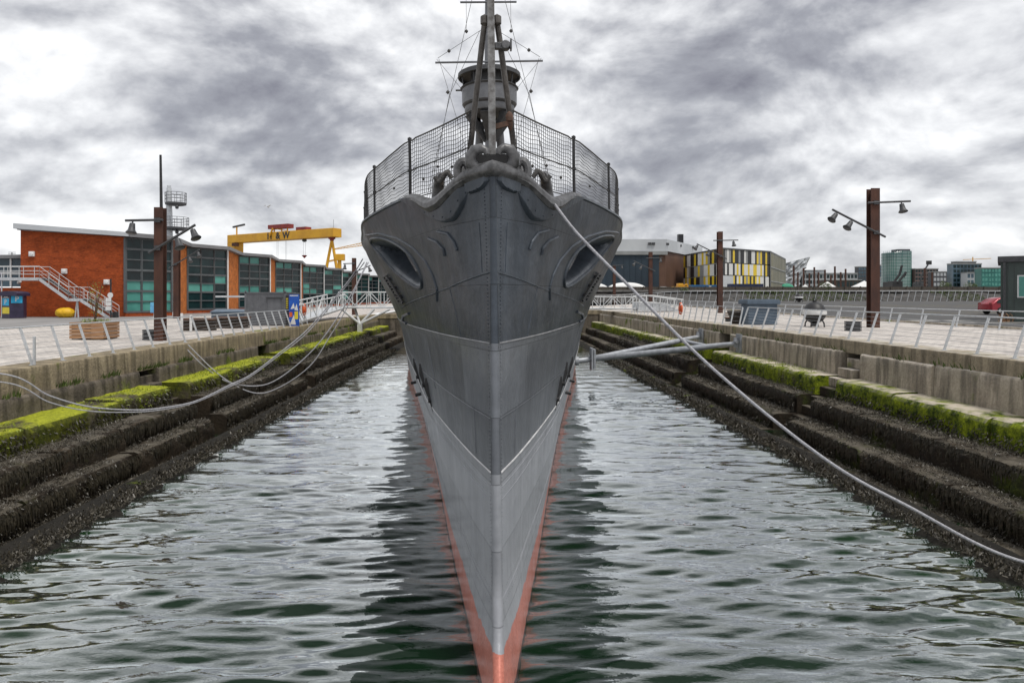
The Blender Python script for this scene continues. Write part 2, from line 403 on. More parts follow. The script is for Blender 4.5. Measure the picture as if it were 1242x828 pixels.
# cloud banks where the photograph has them (direction in the sky, angular size, how much darker)
BANKS = [(880,60,11,-.17),(720,30,7,-.10),(1010,25,9,-.14),(850,145,5,-.10),(1130,190,9,-.10),(150,95,13,-.09),(330,165,8,-.12),(260,50,8,-.10),(400,110,6,-.06),
         (470,20,8,.10),(700,110,7,.16),(1060,150,8,.12),(1180,80,9,.08),(60,205,7,.10),(950,240,7,.03),(30,10,9,.10),(330,10,5,.08),(1100,290,12,-.02)]
for u, v, ang, amt in BANKS:
    d = nd(nt, 'ShaderNodeVectorMath', operation='DOT_PRODUCT'); d.inputs[1].default_value = pdir(u,v)
    nt.links.new(tc.outputs['Generated'], d.inputs[0])
    mr = nd(nt, 'ShaderNodeMapRange', interpolation_type='SMOOTHSTEP')
    mr.inputs['From Min'].default_value = math.cos(R(ang*1.3)); mr.inputs['From Max'].default_value = 1.0
    mr.inputs['To Min'].default_value = 0; mr.inputs['To Max'].default_value = amt*.95
    nt.links.new(d.outputs['Value'], mr.inputs['Value'])
    val = mathn(nt, 'ADD', val, mr.outputs[0])
hz = nd(nt, 'ShaderNodeMapRange'); hz.inputs['From Min'].default_value = 0.0; hz.inputs['From Max'].default_value = .2
hz.inputs['To Min'].default_value = .13; hz.inputs['To Max'].default_value = 0
nt.links.new(sp.outputs[2], hz.inputs['Value'])
val = mathn(nt, 'ADD', val, hz.outputs[0])
cr = ramp(nt, val, [(.02,(.15,.15,.175)),(.36,(.25,.255,.28)),(.56,(.37,.375,.395)),(.74,(.50,.505,.52)),(.90,(.61,.615,.625)),(1.0,(.68,.68,.685))])
bg2 = nd(nt, 'ShaderNodeBackground'); nt.links.new(cr.outputs[0], bg2.inputs['Color']); bg2.inputs['Strength'].default_value = 1.0
mx = nd(nt, 'ShaderNodeMixShader'); mx.inputs[0].default_value = .95
nt.links.new(bg.outputs[0], mx.inputs[1]); nt.links.new(bg2.outputs[0], mx.inputs[2]); nt.links.new(mx.outputs[0], out.inputs['Surface'])

# ------------------------------------------------------------------ water
m, nt, b = new_mat('water')
na = noise_node(nt, 2.2, 2, .5, (.55,1.5,1)); nb = noise_node(nt, 8, 3, .55, (.55,1.5,1)); npz = noise_node(nt, .12, 2, .5)
pat = ramp(nt, npz.outputs[0], [(.42,(.15,)*3),(.60,(1,)*3)]).outputs[0]
hh = mathn(nt, 'ADD', mathn(nt, 'MULTIPLY', na.outputs[0], 1.0), mathn(nt, 'MULTIPLY', mathn(nt, 'MULTIPLY', nb.outputs[0], .55), pat))
bp = bump(nt, b, hh, .016)
deep = mixc(nt, noise_node(nt, .25, 4).outputs[0], (.003,.008,.005), (.008,.026,.011))
pw = nd(nt, 'ShaderNodeNewGeometry'); pws = nd(nt, 'ShaderNodeSeparateXYZ'); nt.links.new(pw.outputs['Position'], pws.inputs[0])
shal = mathn(nt, 'MULTIPLY_ADD', mathn(nt, 'ABSOLUTE', pws.outputs[0]), .25, -1.35, True)      # shallower and greener over the lower steps
deep = mixc(nt, shal, deep, (.009,.032,.009))
df = nd(nt, 'ShaderNodeBsdfDiffuse'); nt.links.new(deep, df.inputs['Color'])
gl = nd(nt, 'ShaderNodeBsdfGlossy'); gl.inputs['Roughness'].default_value = .006; gl.inputs['Color'].default_value = (.92,.95,.95,1)
lw = nd(nt, 'ShaderNodeLayerWeight'); lw.inputs['Blend'].default_value = .5
for n_ in (df, gl, lw): nt.links.new(bp.outputs[0], n_.inputs['Normal'])
fr_ = mathn(nt, 'POWER', mathn(nt, 'MULTIPLY_ADD', lw.outputs['Facing'], 2.2, -.75, True), 1.15)
fr_ = mathn(nt, 'MULTIPLY_ADD', fr_, .93, .02)
ms = nd(nt, 'ShaderNodeMixShader'); nt.links.new(fr_, ms.inputs[0]); nt.links.new(df.outputs[0], ms.inputs[1]); nt.links.new(gl.outputs[0], ms.inputs[2])
nt.links.new(ms.outputs[0], nt.nodes['Material Output'].inputs['Surface'])
M['water'] = m
ys = np.concatenate([np.arange(3.0,18,.05), np.arange(18,36,.12), np.arange(36,90,.5), np.arange(90,171,4)])
xs = np.arange(-11,11.01,.09)
X, Y = np.meshgrid(xs, ys, indexing='ij'); Z = np.zeros_like(X)
rng = np.random.default_rng(5)
env = .55+.45*np.sin(.21*X+.13*Y+1)*np.sin(.17*Y-.1*X)
for i in range(44):
    L = .19*(1.055**i); a = rng.normal(0, .27); k = 2*np.pi/L
    Z += .0098*L**.72*np.sin(k*(np.sin(a)*X+np.cos(a)*Y)+rng.uniform(0,6.3)+.6*np.sin(.5*X+i)) * (env if i % 2 else 1.25-env*.8)
Z *= np.clip((70-Y)/40, .25, 1)*.8
mb = MB(); nv = len(ys)
mb.v = list(zip(X.ravel().tolist(), Y.ravel().tolist(), Z.ravel().tolist()))
mb.f = [(i*nv+j, (i+1)*nv+j, (i+1)*nv+j+1, i*nv+j+1) for i in range(len(xs)-1) for j in range(nv-1)]
o = mb.build('water', 'water', smooth=True, angle=180); tag(o, kind='structure')

# ------------------------------------------------------------------ ground
ZL = 3.11
def sst(t): t = max(0.0, min(1.0, t)); return t*t*(3-2*t)
def zr(x, y): return 3.4 + .85*sst((y-40)/80)*sst((x-16)/20)
def sheet(name, mats, x0, x1, y0, y1, z, mi=None):
    o = MB().add([(x0,y0,z),(x1,y0,z),(x1,y1,z),(x0,y1,z)], [(0,1,2,3)]).build(name, mats); return tag(o, kind='structure')
sheet('quay_paving', 'paving', -40, -13.38, -40, 200, ZL-.004)
sheet('ground', 'far_ground', -3000, 3000, 160, 5000, 2.9)
sheet('side_ground', 'pale_asphalt', -3000, -39.9, -40, 5000, ZL-.008)
sheet('road', 'pale_asphalt', -60, -29, -40, 200, ZL+.004)
xs2 = [14.28,16,18,20,22,24,26]+[28,32,36,45,60,90,160,400]; ys2 = list(range(-40,41,10))+list(range(45,126,5))
def gm(x0, x1, nm, mat, dz):
    xx = [x for x in xs2 if x0 <= x <= x1]
    mbg = MB(); mbg.grid(lambda i, j: (xx[i], ys2[j], zr(xx[i], ys2[j])+dz), len(xx), len(ys2))
    return tag(mbg.build(nm, mat, smooth=True), kind='structure')
gm(14, 26, 'pavement', 'paving', 0)
gm(26, 500, 'car_park', 'asphalt', 0)
sheet('dock_head_paving', 'paving', -13.4, 14.3, -40, .6, 3.1)
sheet('embankment_ground', 'far_ground', 10.2, 3000, 123, 5000, 5.9)
mb = MB()                         # kerb between the paving and the car park
for j in range(len(ys2)-1):
    a = (26.0, ys2[j], zr(26,ys2[j])+.04); c = (26.0, ys2[j+1], zr(26,ys2[j+1])+.04)
    mb.bar(a, c, .16, .12)
tag(mb.build('kerb', 'block_pale'), kind='structure')
mb = MB()                         # painted bay lines
def line(mbx, a, c, wdt, mi=0):
    a = Vector(a); c = Vector(c); n = max(1, int((c-a).length/4)); d = (c-a).normalized(); s = Vector((-d.y,d.x,0))*wdt/2
    for k in range(n):
        p, q = a.lerp(c,k/n), a.lerp(c,(k+1)/n)
        mbx.add([(t.x,t.y,zr(t.x,t.y)+.012) for t in (p-s,q-s,q+s,p+s)], [(0,1,2,3)], mi)
for y in (58, 62, 80, 84, 104): line(mb, (34,y,0), (110,y,0), .14, 0)
for x in range(36, 110, 5):
    line(mb, (x,62,0), (x,67,0), .12, 0); line(mb, (x,84,0), (x,89,0), .12, 0)
line(mb, (27.5,42,0), (60,44,0), .45, 1); line(mb, (28,45.5,0), (40,46.2,0), .9, 1); line(mb, (44,46.4,0), (50,46.8,0), .9, 1)
tag(mb.build('road_markings', ['yellow_line','road_paint']), kind='structure')

# ------------------------------------------------------------------ dock walls
def sweep(prof, y0, y1, dyn, amp, fr, seed, sg):
    """stone prism: rounded profile [(x out, z)] from the back top over the front edge to the foot, roughened"""
    ys = []; y = y0
    while y < y1-1e-6:
        ys.append(y); y += dyn if y < 32 else dyn*2.2
    ys.append(y1); n = len(prof); mb = MB()
    vs = []
    for y in ys:
        for k, (x, z) in enumerate(prof):
            p = (x*sg, y, z); d = amp*(nz(p, fr, seed)+.6*nz(p, fr*2.7, seed+5)+.35*nz(p, fr*7, seed+9))
            if k == 0 or k == n-1: d *= .3
            e = .0
            if abs(y-y0) < 1e-6: e = .03
            if abs(y-y1) < 1e-6: e = -.03
            vs.append(((x-d*.8)*sg, y+e*abs(nz(p,1.3,seed)), z+d*.55))
    nv = n
    fs = [(i*nv+j, (i+1)*nv+j, (i+1)*nv+j+1, i*nv+j+1) for i in range(len(ys)-1) for j in range(n-1)]
    L = len(ys)-1; fs += [tuple(range(n)), tuple(range(L*nv, L*nv+n))[::-1]]
    return mb.add(vs, fs)
def prof(xb, xf, zt, zb, r=.07, nf=5, nt_=4, slope=.02):
    p = [(xb, zt+slope)]
    for k in range(1, nt_): p.append((xb+(xf-xb)*k/nt_, zt+slope*(1-k/nt_)))
    p += [(xf+r, zt), (xf+r*.35, zt-r*.25), (xf+.0, zt-r)]
    for k in range(1, nf): p.append((xf-.02*k/nf, zt-r+(zb-zt+r)*k/nf))
    p += [(xf-.03, zb), (xb, zb)]
    return p
SIDE = {
 'left': dict(sg=-1, xs=[12.4,12.22,11.13,10.29,9.72,9.2], zs=[3.11,2.42,1.88,1.31,.70,.08], cuts=[(23.8,25.1),(36.0,37.7)], end=75, mats=['coping_green','block_dark','ledge_green','ledge_dark','ledge_dark','ledge_dark'],
   label='weathered stone dock wall in steps with bright green algae ledge, left of the ship'),
 'right': dict(sg=1, xs=[13.3,13.12,12.2,11.4,10.5,9.6], zs=[3.40,2.98,2.07,1.36,.68,.04], cuts=[(24.2,25.5),(37.4,39.2)], end=82, mats=['coping_stone','block_pale','ledge_moss','ledge_dark','ledge_dark','ledge_dark'],
   label='pale stone dock wall in steps with mossy ledge, right of the ship'),
}
weed = {}
for nm, S in SIDE.items():
    sg = S['sg']; X_ = S['xs']; Z_ = S['zs']; E = S['end']; cuts = S['cuts']
    root = thing('dock_wall', (sg*X_[0], 2, 0), S['label'], 'dock wall')
    # core behind the steps
    core = MB().box(min(sg*(X_[0]+.55),sg*(X_[0]+1.3)), max(sg*(X_[0]+.55),sg*(X_[0]+1.3)), .5, E+1, -1.5, Z_[0]-.42)
    core.build('wall_core', 'ledge_dark' , root)
    # coping stones
    y = .8; k = 0; rr = random.Random(3 if sg > 0 else 8)
    while y < E:
        L = rr.uniform(3.2,4.6); y1 = min(y+L, E)
        j = rr.uniform(-.012,.012)
        sweep(prof(X_[0]+1.0, X_[0]+j, Z_[0]+j*.5, Z_[1]-.05, .035, 3, 3, .0), y, y1-.012, .3, .012, 1.1, k*3.1, sg).build('coping_stone', S['mats'][0], root, smooth=True, angle=50)
        y = y1; k += 1
    # joints, blocks and altar steps
    spans = []; y = .8
    for c in cuts: spans.append((y, c[0])); y = c[1]
    spans.append((y, E))
    for (a, c) in spans:
        y = a
        while y < c-.05:
            L = rr.uniform(3.6,5.6); y1 = c if y+L > c-1.6 else y+L
            j = rr.uniform(-.05,.05)
            sweep(prof(X_[0]+.9, X_[1]+j, Z_[1]+rr.uniform(-.03,.0), Z_[2]-.04, .08, 4, 2, .0), y+.02, y1-.02, .16, .035, 1.2, y*2.3, sg).build('wall_block', S['mats'][1], root, smooth=True, angle=50)
            y = y1
        for i in range(2, 6):
            zb = Z_[i+1]-.06 if i < 5 else -1.2
            amp = .05 if i == 2 else .09
            y = a
            while y < c-.05:
                L = rr.uniform(2.6,4.4) if y < 40 else rr.uniform(5,8); y1 = c if y+L > c-1.3 else y+L
                jj = rr.uniform(-.09,.09)
                sweep(prof(X_[0]+.9, X_[i]+jj, Z_[i]+rr.uniform(-.035,.02), zb, .15 if i == 2 else .17, 6, 6, .03), y+.02, y1-.02, .11, amp, 1.5, y*1.7+i*5, sg).build('altar_step', S['mats'][i], root, smooth=True, angle=60)
                y = y1
    # first cut: little stone stair, second cut: timber slide
    c0, c1 = cuts[0]; st = MB(); n = 9
    for k in range(n):
        zt = Z_[1]-.25-(Z_[1]-.2)*k/(n-1)*1.0; xf = X_[0]-.05-(X_[0]-X_[4]-.1)*k/(n-1)
        xb = X_[0]+.6
        yy0, yy1 = c0+.12+.02*(k%2), c1-.1
        if k == 3: st.build('stone_stair', S['mats'][1] if sg > 0 else 'block_dark', root, bevel=.02); st = MB()
        st.box(min(sg*xf,sg*xb)+.002*k*(sg<0), max(sg*xf,sg*xb)-.002*k*(sg>0), yy0, yy1, zt-.33, zt)
    st.build('stone_stair', 'ledge_dark', root, bevel=.03)
    c0, c1 = cuts[1]
    MB().prism([(sg*(X_[0]+.6),c0+.1),(sg*(X_[4]-.1),c0+.1),(sg*(X_[4]-.1),c1-.1),(sg*(X_[0]+.6),c1-.1)], -1, [1.6,-.1,-.1,1.6]).build('stone_slide', 'ledge_dark', root)
    # end wall, turned in towards the hull
    MB().prism([(sg*X_[0],E),(sg*7.3,E+1.5),(sg*7.3,E+90),(sg*(X_[0]+1.2),E+90)], -1.5, Z_[0]-.02).build('end_wall', 'block_dark', root)
    MB().prism([(sg*(X_[0]+.02),E-.06),(sg*7.2,E+1.42),(sg*7.2,E+2.6),(sg*(X_[0]+.02),E+1.2)], Z_[0]-.5, Z_[0]+.02).build('end_coping', S['mats'][0], root, bevel=.03)
    # rubble apron at the water's edge
    sweep([(X_[5]+.2,.22),(X_[5]-.15,.16),(X_[5]-.4,.04),(X_[5]-.7,-.1),(X_[5]-1.2,-.32),(X_[5]-2.2,-.9)], .8, E, .1, .11, 2.2, 77*sg, sg).build('rubble_apron', 'apron', root, smooth=True, angle=180)
    # hanging weed on the three lower treads and risers
    wb = MB(); bb = MB(); gb = MB(); rg = random.Random(21 if sg > 0 else 22)
    def leaf(mbx, p, nrm, size, droop):
        d = Vector((rg.uniform(-1,1), rg.uniform(-1,1), rg.uniform(-1,1))) + nrm*.8 + Vector((0,0,-droop))
        d.normalize(); s = d.cross(Vector((rg.uniform(-1,1), rg.uniform(-1,1), rg.uniform(-.5,1)))).normalized()
        L = size*rg.uniform(.6,1.5); W = L*rg.uniform(.25,.5)
        p = Vector(p); mbx.add([p-s*W*.5, p+s*W*.5, p+d*L+s*W*.25, p+d*L-s*W*.2], [(0,1,2,3)])
    def incut(y): return any(a-.05 < y < b_+.05 for a, b_ in cuts)
    for i, dens in ((3,1.0),(4,1.0),(5,.9)):
        n = int(42000*dens)
        for _ in range(n):
            y = 2.5+ (62-2.5)*rg.random()**1.75
            if incut(y): continue
            cl = nz((sg*X_[i], y, i*3.0), .9, i)+.6*nz((sg*X_[i], y, i*3.0), 3.3, i+3)
            if cl < -.32: continue
            size = .036+.0010*y
            if rg.random() < .60:
                t = rg.random(); x = X_[i]+.02+t*(X_[i-1]-X_[i])*.98; leaf(bb, (sg*x, y, Z_[i]+.035+.03*rg.random()), Vector((0,0,1)), size*.8, .2)
            else:
                zb = Z_[i+1] if i < 5 else -.1
                z = Z_[i]+.02-(Z_[i]-zb)*rg.random()**1.3; leaf(wb, (sg*(X_[i]-.03), y, z), Vector((-sg,0,0)), size, 1.2)
    for _ in range(24000):
        y = 2.5+60*rg.random()**1.7; leaf(wb if rg.random() < .5 else bb, (sg*(X_[5]-rg.uniform(-.1,.6)), y, .1+.06*rg.random()), Vector((0,0,1)), .05+.0012*y, .1)
    for i in (3,4,5):      # long strands hanging over the step edges
        for _ in range(6500):
            y = 2.5+55*rg.random()**1.7
            if incut(y) or nz((0,y,i),.7,i+2) < -.35: continue
            L = rg.uniform(.10,.42)*(1.0 if i < 5 else .6); wd = .010+.0006*y; x = sg*(X_[i]-.05-rg.random()*.05); z = Z_[i]-.02-.12*rg.random(); e = rg.uniform(-.05,.05)
            wb.add([(x+sg*.03,y-wd,z),(x+sg*.03,y+wd,z),(x,y+e+wd,z-L*.6),(x,y+e-wd,z-L*.6),(x+sg*.01,y+e*1.6,z-L)], [(0,1,2,3),(3,2,4)])
    if True:        # weed curtain low on the algae ledge's riser
        for _ in range(16000 if sg < 0 else 7000):
            y = 2.5+60*rg.random()**1.6
            if incut(y) or nz((0,y,0),.5,4) < -.3: continue
            leaf(wb, (sg*(X_[2]-.04), y, Z_[2]-(.10 if sg < 0 else .32)-(.5 if sg < 0 else .35)*rg.random()**.7), Vector((-sg,0,0)), .05+.001*y, 1.2)
    wb.build('seaweed', 'weed'); o = bpy.data.objects['seaweed' if sg < 0 else 'seaweed.001']; tag(o, kind='stuff')
    tag(bb.build('barnacles', 'barnacle'), kind='stuff')
    # moss on the second ledge and grass tufts on the coping joint
    for _ in range(9000 if sg < 0 else 5000):
        y = 2.5+66*rg.random()**1.6
        if incut(y) or nz((0,y,2),.35,9) < -.25+(.25 if sg > 0 else 0): continue
        if rg.random() < .55: leaf(gb, (sg*(X_[2]+rg.random()*(X_[1]-X_[2])*.9), y, Z_[2]+.03), Vector((0,0,1)), .03+.0008*y, 0)
        else: leaf(gb, (sg*(X_[2]-.02), y, Z_[2]-.5*rg.random()**1.5), Vector((-sg,0,0)), .04+.0008*y, .9)
    tag(gb.build('moss', 'moss'), kind='stuff')
    tb = MB()
    for _ in range(2600 if sg < 0 else 500):
        y = 14+50*rg.random()**1.3
        if nz((0,y,0),.45,31*sg) < .02: continue
        p = Vector((sg*(X_[1]+rg.uniform(-.02,.14)), y, Z_[1]+rg.uniform(-.03,.05))); L = rg.uniform(.08,.26)
        d = Vector((-sg*rg.uniform(0,.6), rg.uniform(-.4,.4), 1)).normalized(); s = Vector((rg.uniform(-1,1),1,0)).normalized()*.014*(1+y*.03)
        tb.add([p-s, p+s, p+d*L], [(0,1,2)])
    tag(tb.build('grass', 'foliage'), kind='stuff')
    weed[nm] = 1
# ------------------------------------------------------------------ warship (local: stem at the waterline = origin, +y aft)
SY = 8.8
S_ST = [0,1,2.5,4,6,8.4,11,16,21,30,43,60,100,118,128]
TAB = [(-1.6,[.035,.13,.30,.48,.75,1.05,1.4,2.0,2.75,4.1,5.8,6.2,6.1,4.2,1.0]),
       (0,   [.045,.25,.47,.70,.98,1.3,1.65,2.35,3.1,4.5,6.1,6.3,6.2,4.6,1.4]),
       (1.4, [.045,.28,.56,.85,1.2,1.56,1.95,2.7,3.45,4.75,6.2,6.3,6.25,4.9,1.8]),
       (2.7, [.045,.31,.66,.99,1.40,1.8,2.2,3.0,3.75,4.95,6.25,6.3,6.3,5.1,2.3]),
       (4.4, [.04,.40,.87,1.27,1.78,2.28,2.72,3.45,4.08,5.15,6.3,6.3,6.3,5.3,2.7]),
       (5.5, [.04,.53,1.08,1.58,2.18,2.75,3.22,3.95,4.55,5.4,6.3,6.3,6.3,5.4,3.0]),
       (6.25,[.04,.70,1.32,1.93,2.62,3.10,3.6,4.32,4.9,5.65,6.3,6.3,6.3,5.5,3.2]),
       (6.85,[.045,.86,1.48,2.14,2.88,3.36,3.86,4.52,5.05,5.8,6.3,6.3,6.3,5.5,3.3])]
def pchip_d(x, y):
    n = len(x); h = [x[i+1]-x[i] for i in range(n-1)]; d = [(y[i+1]-y[i])/h[i] for i in range(n-1)]; m = [0]*n
    m[0], m[-1] = d[0], d[-1]
    for i in range(1, n-1):
        if d[i-1]*d[i] > 0:
            w1, w2 = 2*h[i]+h[i-1], h[i]+2*h[i-1]; m[i] = (w1+w2)/(w1/d[i-1]+w2/d[i])
    return m
def pchip_e(x, y, m, t):
    if t <= x[0]: return y[0]+m[0]*(t-x[0])
    if t >= x[-1]: return y[-1]+m[-1]*(t-x[-1])
    i = 0
    while t > x[i+1]: i += 1
    h = x[i+1]-x[i]; u = (t-x[i])/h
    return ((1+2*u)*(1-u)**2*y[i] + u*(1-u)**2*h*m[i] + u*u*(3-2*u)*y[i+1] + u*u*(u-1)*h*m[i+1])
_ms = [pchip_d(S_ST, r) for _, r in TAB]; _zs = [z for z, _ in TAB]; _cache = {}
def col(s):
    k = round(s, 4)
    if k not in _cache:
        ys = [pchip_e(S_ST, r, _ms[i], s) for i, (_, r) in enumerate(TAB)]; _cache[k] = (ys, pchip_d(_zs, ys))
    return _cache[k]
def hw(s, z):
    ys, m = col(s); return max(.02, pchip_e(_zs, ys, m, z))
EDX = [0,.35,.6,.85,1.1,1.35,1.65,2.0,2.4,3,7.6,20,40,60,100,128]
EDY = [6.62,6.60,6.53,6.44,6.38,6.37,6.44,6.56,6.63,6.65,6.62,6.5,6.25,6.05,5.6,5.5]
_em = pchip_d(EDX, EDY)
def zd(s): return pchip_e(EDX, EDY, _em, s)
def zs_(s): return zd(s) if s > 2.4 else 6.65
def inv(u, v, uc=599.0):
    """(s, z) where the sight line through this point of the photograph meets the hull"""
    du = abs(u-uc)
    if du < 8: return 0.0, 5+(VC-v)*SY/F
    s = .02
    while s < 60:
        D = SY+s; z = 5+(VC-v)*D/F
        if -1.5 < z < 7.1 and hw(s, z) >= du*D/F: return s, z
        s += .02
    return 6.0, 5.0
POCKET_PX = [(452,289),(462,287),(478,292),(495,304),(507,321),(513,338),(512,348),(505,347),(492,338),(478,325),(464,308),(455,297)]
POCKET = [inv(u, v) for u, v in POCKET_PX]
def poly_in(p, poly):
    c = False; n = len(poly)
    for i in range(n):
        (x1,y1),(x2,y2) = poly[i], poly[(i+1)%n]
        if (y1 > p[1]) != (y2 > p[1]) and p[0] < (x2-x1)*(p[1]-y1)/(y2-y1)+x1: c = not c
    return c
def poly_d(p, poly):
    b = 9; n = len(poly)
    for i in range(n):
        (x1,y1),(x2,y2) = poly[i], poly[(i+1)%n]; dx, dy = x2-x1, y2-y1
        t = max(0,min(1,((p[0]-x1)*dx+(p[1]-y1)*dy)/(dx*dx+dy*dy+1e-9))); b = min(b, math.hypot(p[0]-x1-t*dx, p[1]-y1-t*dy))
    return b
ship = thing('warship', (.10,SY,0), 'old grey warship moored bow-on in the dock, red below the waterline', 'ship')
ship.rotation_euler = (0, R(-.62), 0)
def fs(s, z):       # the forefoot curves forward below the water
    return -.95*max(0.0, (1.3-z)/1.3)**1.4*math.exp(-max(s,0)/7)
def HP(s, z, sg=1, off=0.0):
    x = hw(s, z)+off; return (sg*x, s-off*.25+fs(s,z), z)
def hb(name, mb, mat, parent=None, **kw): return mb.build(name, mat, parent or ship, world=False, **kw)
SS = [.02*i for i in range(5)]+[.1+.038*i for i in range(318)]
SS += [SS[-1]+.5*(i+1) for i in range(70)]
while SS[-1] < 124: SS.append(SS[-1]+4)
SS[-1] = 127.5
NZ = 190
px0, px1 = min(p[0] for p in POCKET), max(p[0] for p in POCKET); pz0, pz1 = min(p[1] for p in POCKET), max(p[1] for p in POCKET)
mb = MB(); nS = len(SS)
for sg in (-1, 1):
    def fn(i, j):
        s = SS[i]; ze = zd(s); z = -1.6+(ze+1.6)*j/(NZ-1); x = hw(s, z); y = s
        if px0 < s < px1 and pz0 < z < pz1 and poly_in((s,z), POCKET):
            d = poly_d((s,z), POCKET); dep = .95*sst(d/.52); x -= dep*.85; y += dep*.30
        else:
            w_ = .004*nz((sg*s*1.0, z*1.0, 0), .9, 3)*min(1, s); x += w_
        return (sg*x, y+fs(s,z), z)
    mb.grid(fn, nS, NZ)
# transom and bow closing
o2 = nS*NZ
mb.f += [((nS-1)*NZ+j, (nS-1)*NZ+j+1, o2+(nS-1)*NZ+j+1, o2+(nS-1)*NZ+j) for j in range(NZ-1)]
mb.f += [(j, j+1, o2+j+1, o2+j) for j in range(NZ-1)]
mb.m = [0]*len(mb.f)
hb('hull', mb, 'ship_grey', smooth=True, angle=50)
mb = MB(); ds = [.3+.35*i for i in range(40)]+[14.5+2*i for i in range(57)]
mb.grid(lambda i, j: ((-1+2*j)*(hw(ds[i], min(6.33, zd(ds[i])-.1))-.03), ds[i], min(6.33, zd(ds[i])-.1)), len(ds), 2)
hb('deck', mb, 'teak')
# stem bar
mb = MB(); mb.tube([(0,.035+fs(0,-1.3+k*.125),-1.3+k*.125) for k in range(64)], [.082-.028*k/63 for k in range(64)], 14)
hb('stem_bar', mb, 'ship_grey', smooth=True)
# plating laps, weld seams and rivet rows that show on the hull
def path(px, n=14, uc=599):
    P = [inv(u, v, uc) for u, v in px]; out_ = []
    for i in range(len(P)-1):
        k = n if i < len(P)-2 else n+1
        for j in range(k): t = j/n; out_.append((P[i][0]+(P[i+1][0]-P[i][0])*t, P[i][1]+(P[i+1][1]-P[i][1])*t))
    return out_
def lvl(z, s0, s1, n, dz=0): return [(s0+(s1-s0)*(i/(n-1))**1.4, z+dz*i/(n-1)) for i in range(n)]
seams = [('weld_seam', lvl(4.4,.06,40,90), .011, 'worn_seam'), ('weld_seam', lvl(2.72,.06,40,90), .015, 'bright_seam'),
         ('weld_seam', lvl(2.52,.12,30,70), .006, None), ('weld_seam', lvl(2.36,.12,30,70), .006, None), ('weld_seam', lvl(1.1,.1,24,70), .006, None),
         ('plate_lap', path([(598,330),(585,333),(546,348)])+path([(546,348),(525,356),(500,365),(489,372)]), .012, None),
         ('plate_lap', path([(546,348),(553,378),(559,408)]), .008, None), ('plate_lap', path([(574,492),(575,520),(576,549)]), .009, None),
         ('plate_lap', lvl(3.42,.06,30,70), .007, None),
         ('plate_lap', path([(585,330),(583,270)]), .005, None), ('plate_lap', path([(520,420),(528,470)]), .007, None),
         ('plate_lap', [(7.5,4.4-.1*k) for k in range(17)], .007, None), ('plate_lap', [(12.5,4.4-.1*k) for k in range(17)], .007, None)]
simple('worn_seam', (.34,.34,.35), (.2,.2,.21), 4, .5); simple('bright_seam', (.62,.62,.62), (.42,.42,.43), 4, .5)
for nm, pts, r, mt in seams:
    for sg in (-1, 1):
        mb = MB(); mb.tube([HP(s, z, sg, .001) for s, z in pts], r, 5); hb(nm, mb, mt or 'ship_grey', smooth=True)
# rivet rows
mb = MB()
def rivet(p, r=.013):
    x, y, z = p; mb.add([(x-r,y,z),(x+r,y,z),(x,y-r,z-r*.4),(x,y,z+r),(x,y,z-r),(x,y-r,z+r*.4)], [(0,2,5,3),(1,3,5,2),(0,4,2),(1,2,4),(0,3,5)])
for sg in (-1, 1):
    for z0 in (2.46, 2.42, 1.18, 1.02, 3.47):
        for k in range(170): rivet(HP(.25+k*.075, z0, sg, .0), .008)
    for k in range(120): rivet(HP(.10, .6+k*.05, sg, .004), .009)
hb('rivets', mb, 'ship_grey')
# anchor recesses: rolled rim and outer brow
for sg in (-1, 1):
    mb = MB(); ring = []
    n = len(POCKET)
    for i in range(n):
        for t in (0, .33, .66):
            p0, p1, p2, p3 = (POCKET[(i+k-1) % n] for k in range(4))
            q = [0.5*((2*p1[a])+(-p0[a]+p2[a])*t+(2*p0[a]-5*p1[a]+4*p2[a]-p3[a])*t*t+(-p0[a]+3*p1[a]-3*p2[a]+p3[a])*t**3) for a in (0,1)]
            ring.append(HP(q[0], q[1], sg, .0))
    mb.tube(ring, .036, 8, closed=True); rim = hb('anchor_recess', mb, 'ship_grey', smooth=True)
    mb = MB(); mb.tube([HP(s, z, sg, .0) for s, z in path([(446,284),(462,282),(484,288),(503,300),(518,317),(527,335),(531,350),(531,364)], 6)], .026, 8); hb('recess_brow', mb, 'ship_grey', rim, smooth=True)
    # stowed anchor: stock, shank and fluke deep in the recess
    s0, z0 = 4.3, 5.62
    mb = MB(); x0 = hw(s0, z0)-.40
    mb.tube([(sg*(x0+.5), s0+1.6, z0+.45), (sg*(x0+.02), s0-.3, z0-.1)], .10, 10)
    mb.tube([(sg*(x0-.1), s0-.45, z0+.18), (sg*(x0-.05), s0-.6, z0-.12), (sg*(x0-.1), s0-.35, z0-.35)], [.06,.14,.06], 10)
    hb('anchor', mb, 'fairlead_metal', rim, smooth=True)
# half moon brows
for arc in ([(533,280),(545,283),(553,293),(556,303)], [(521,288),(532,293),(540,302),(541,310)]):
    for sg in (-1, 1):
        mb = MB(); mb.tube([HP(s, z, sg, .012) for s, z in path(arc, 6)], .020, 6); hb('eyebrow_moulding', mb, 'ship_grey', smooth=True)
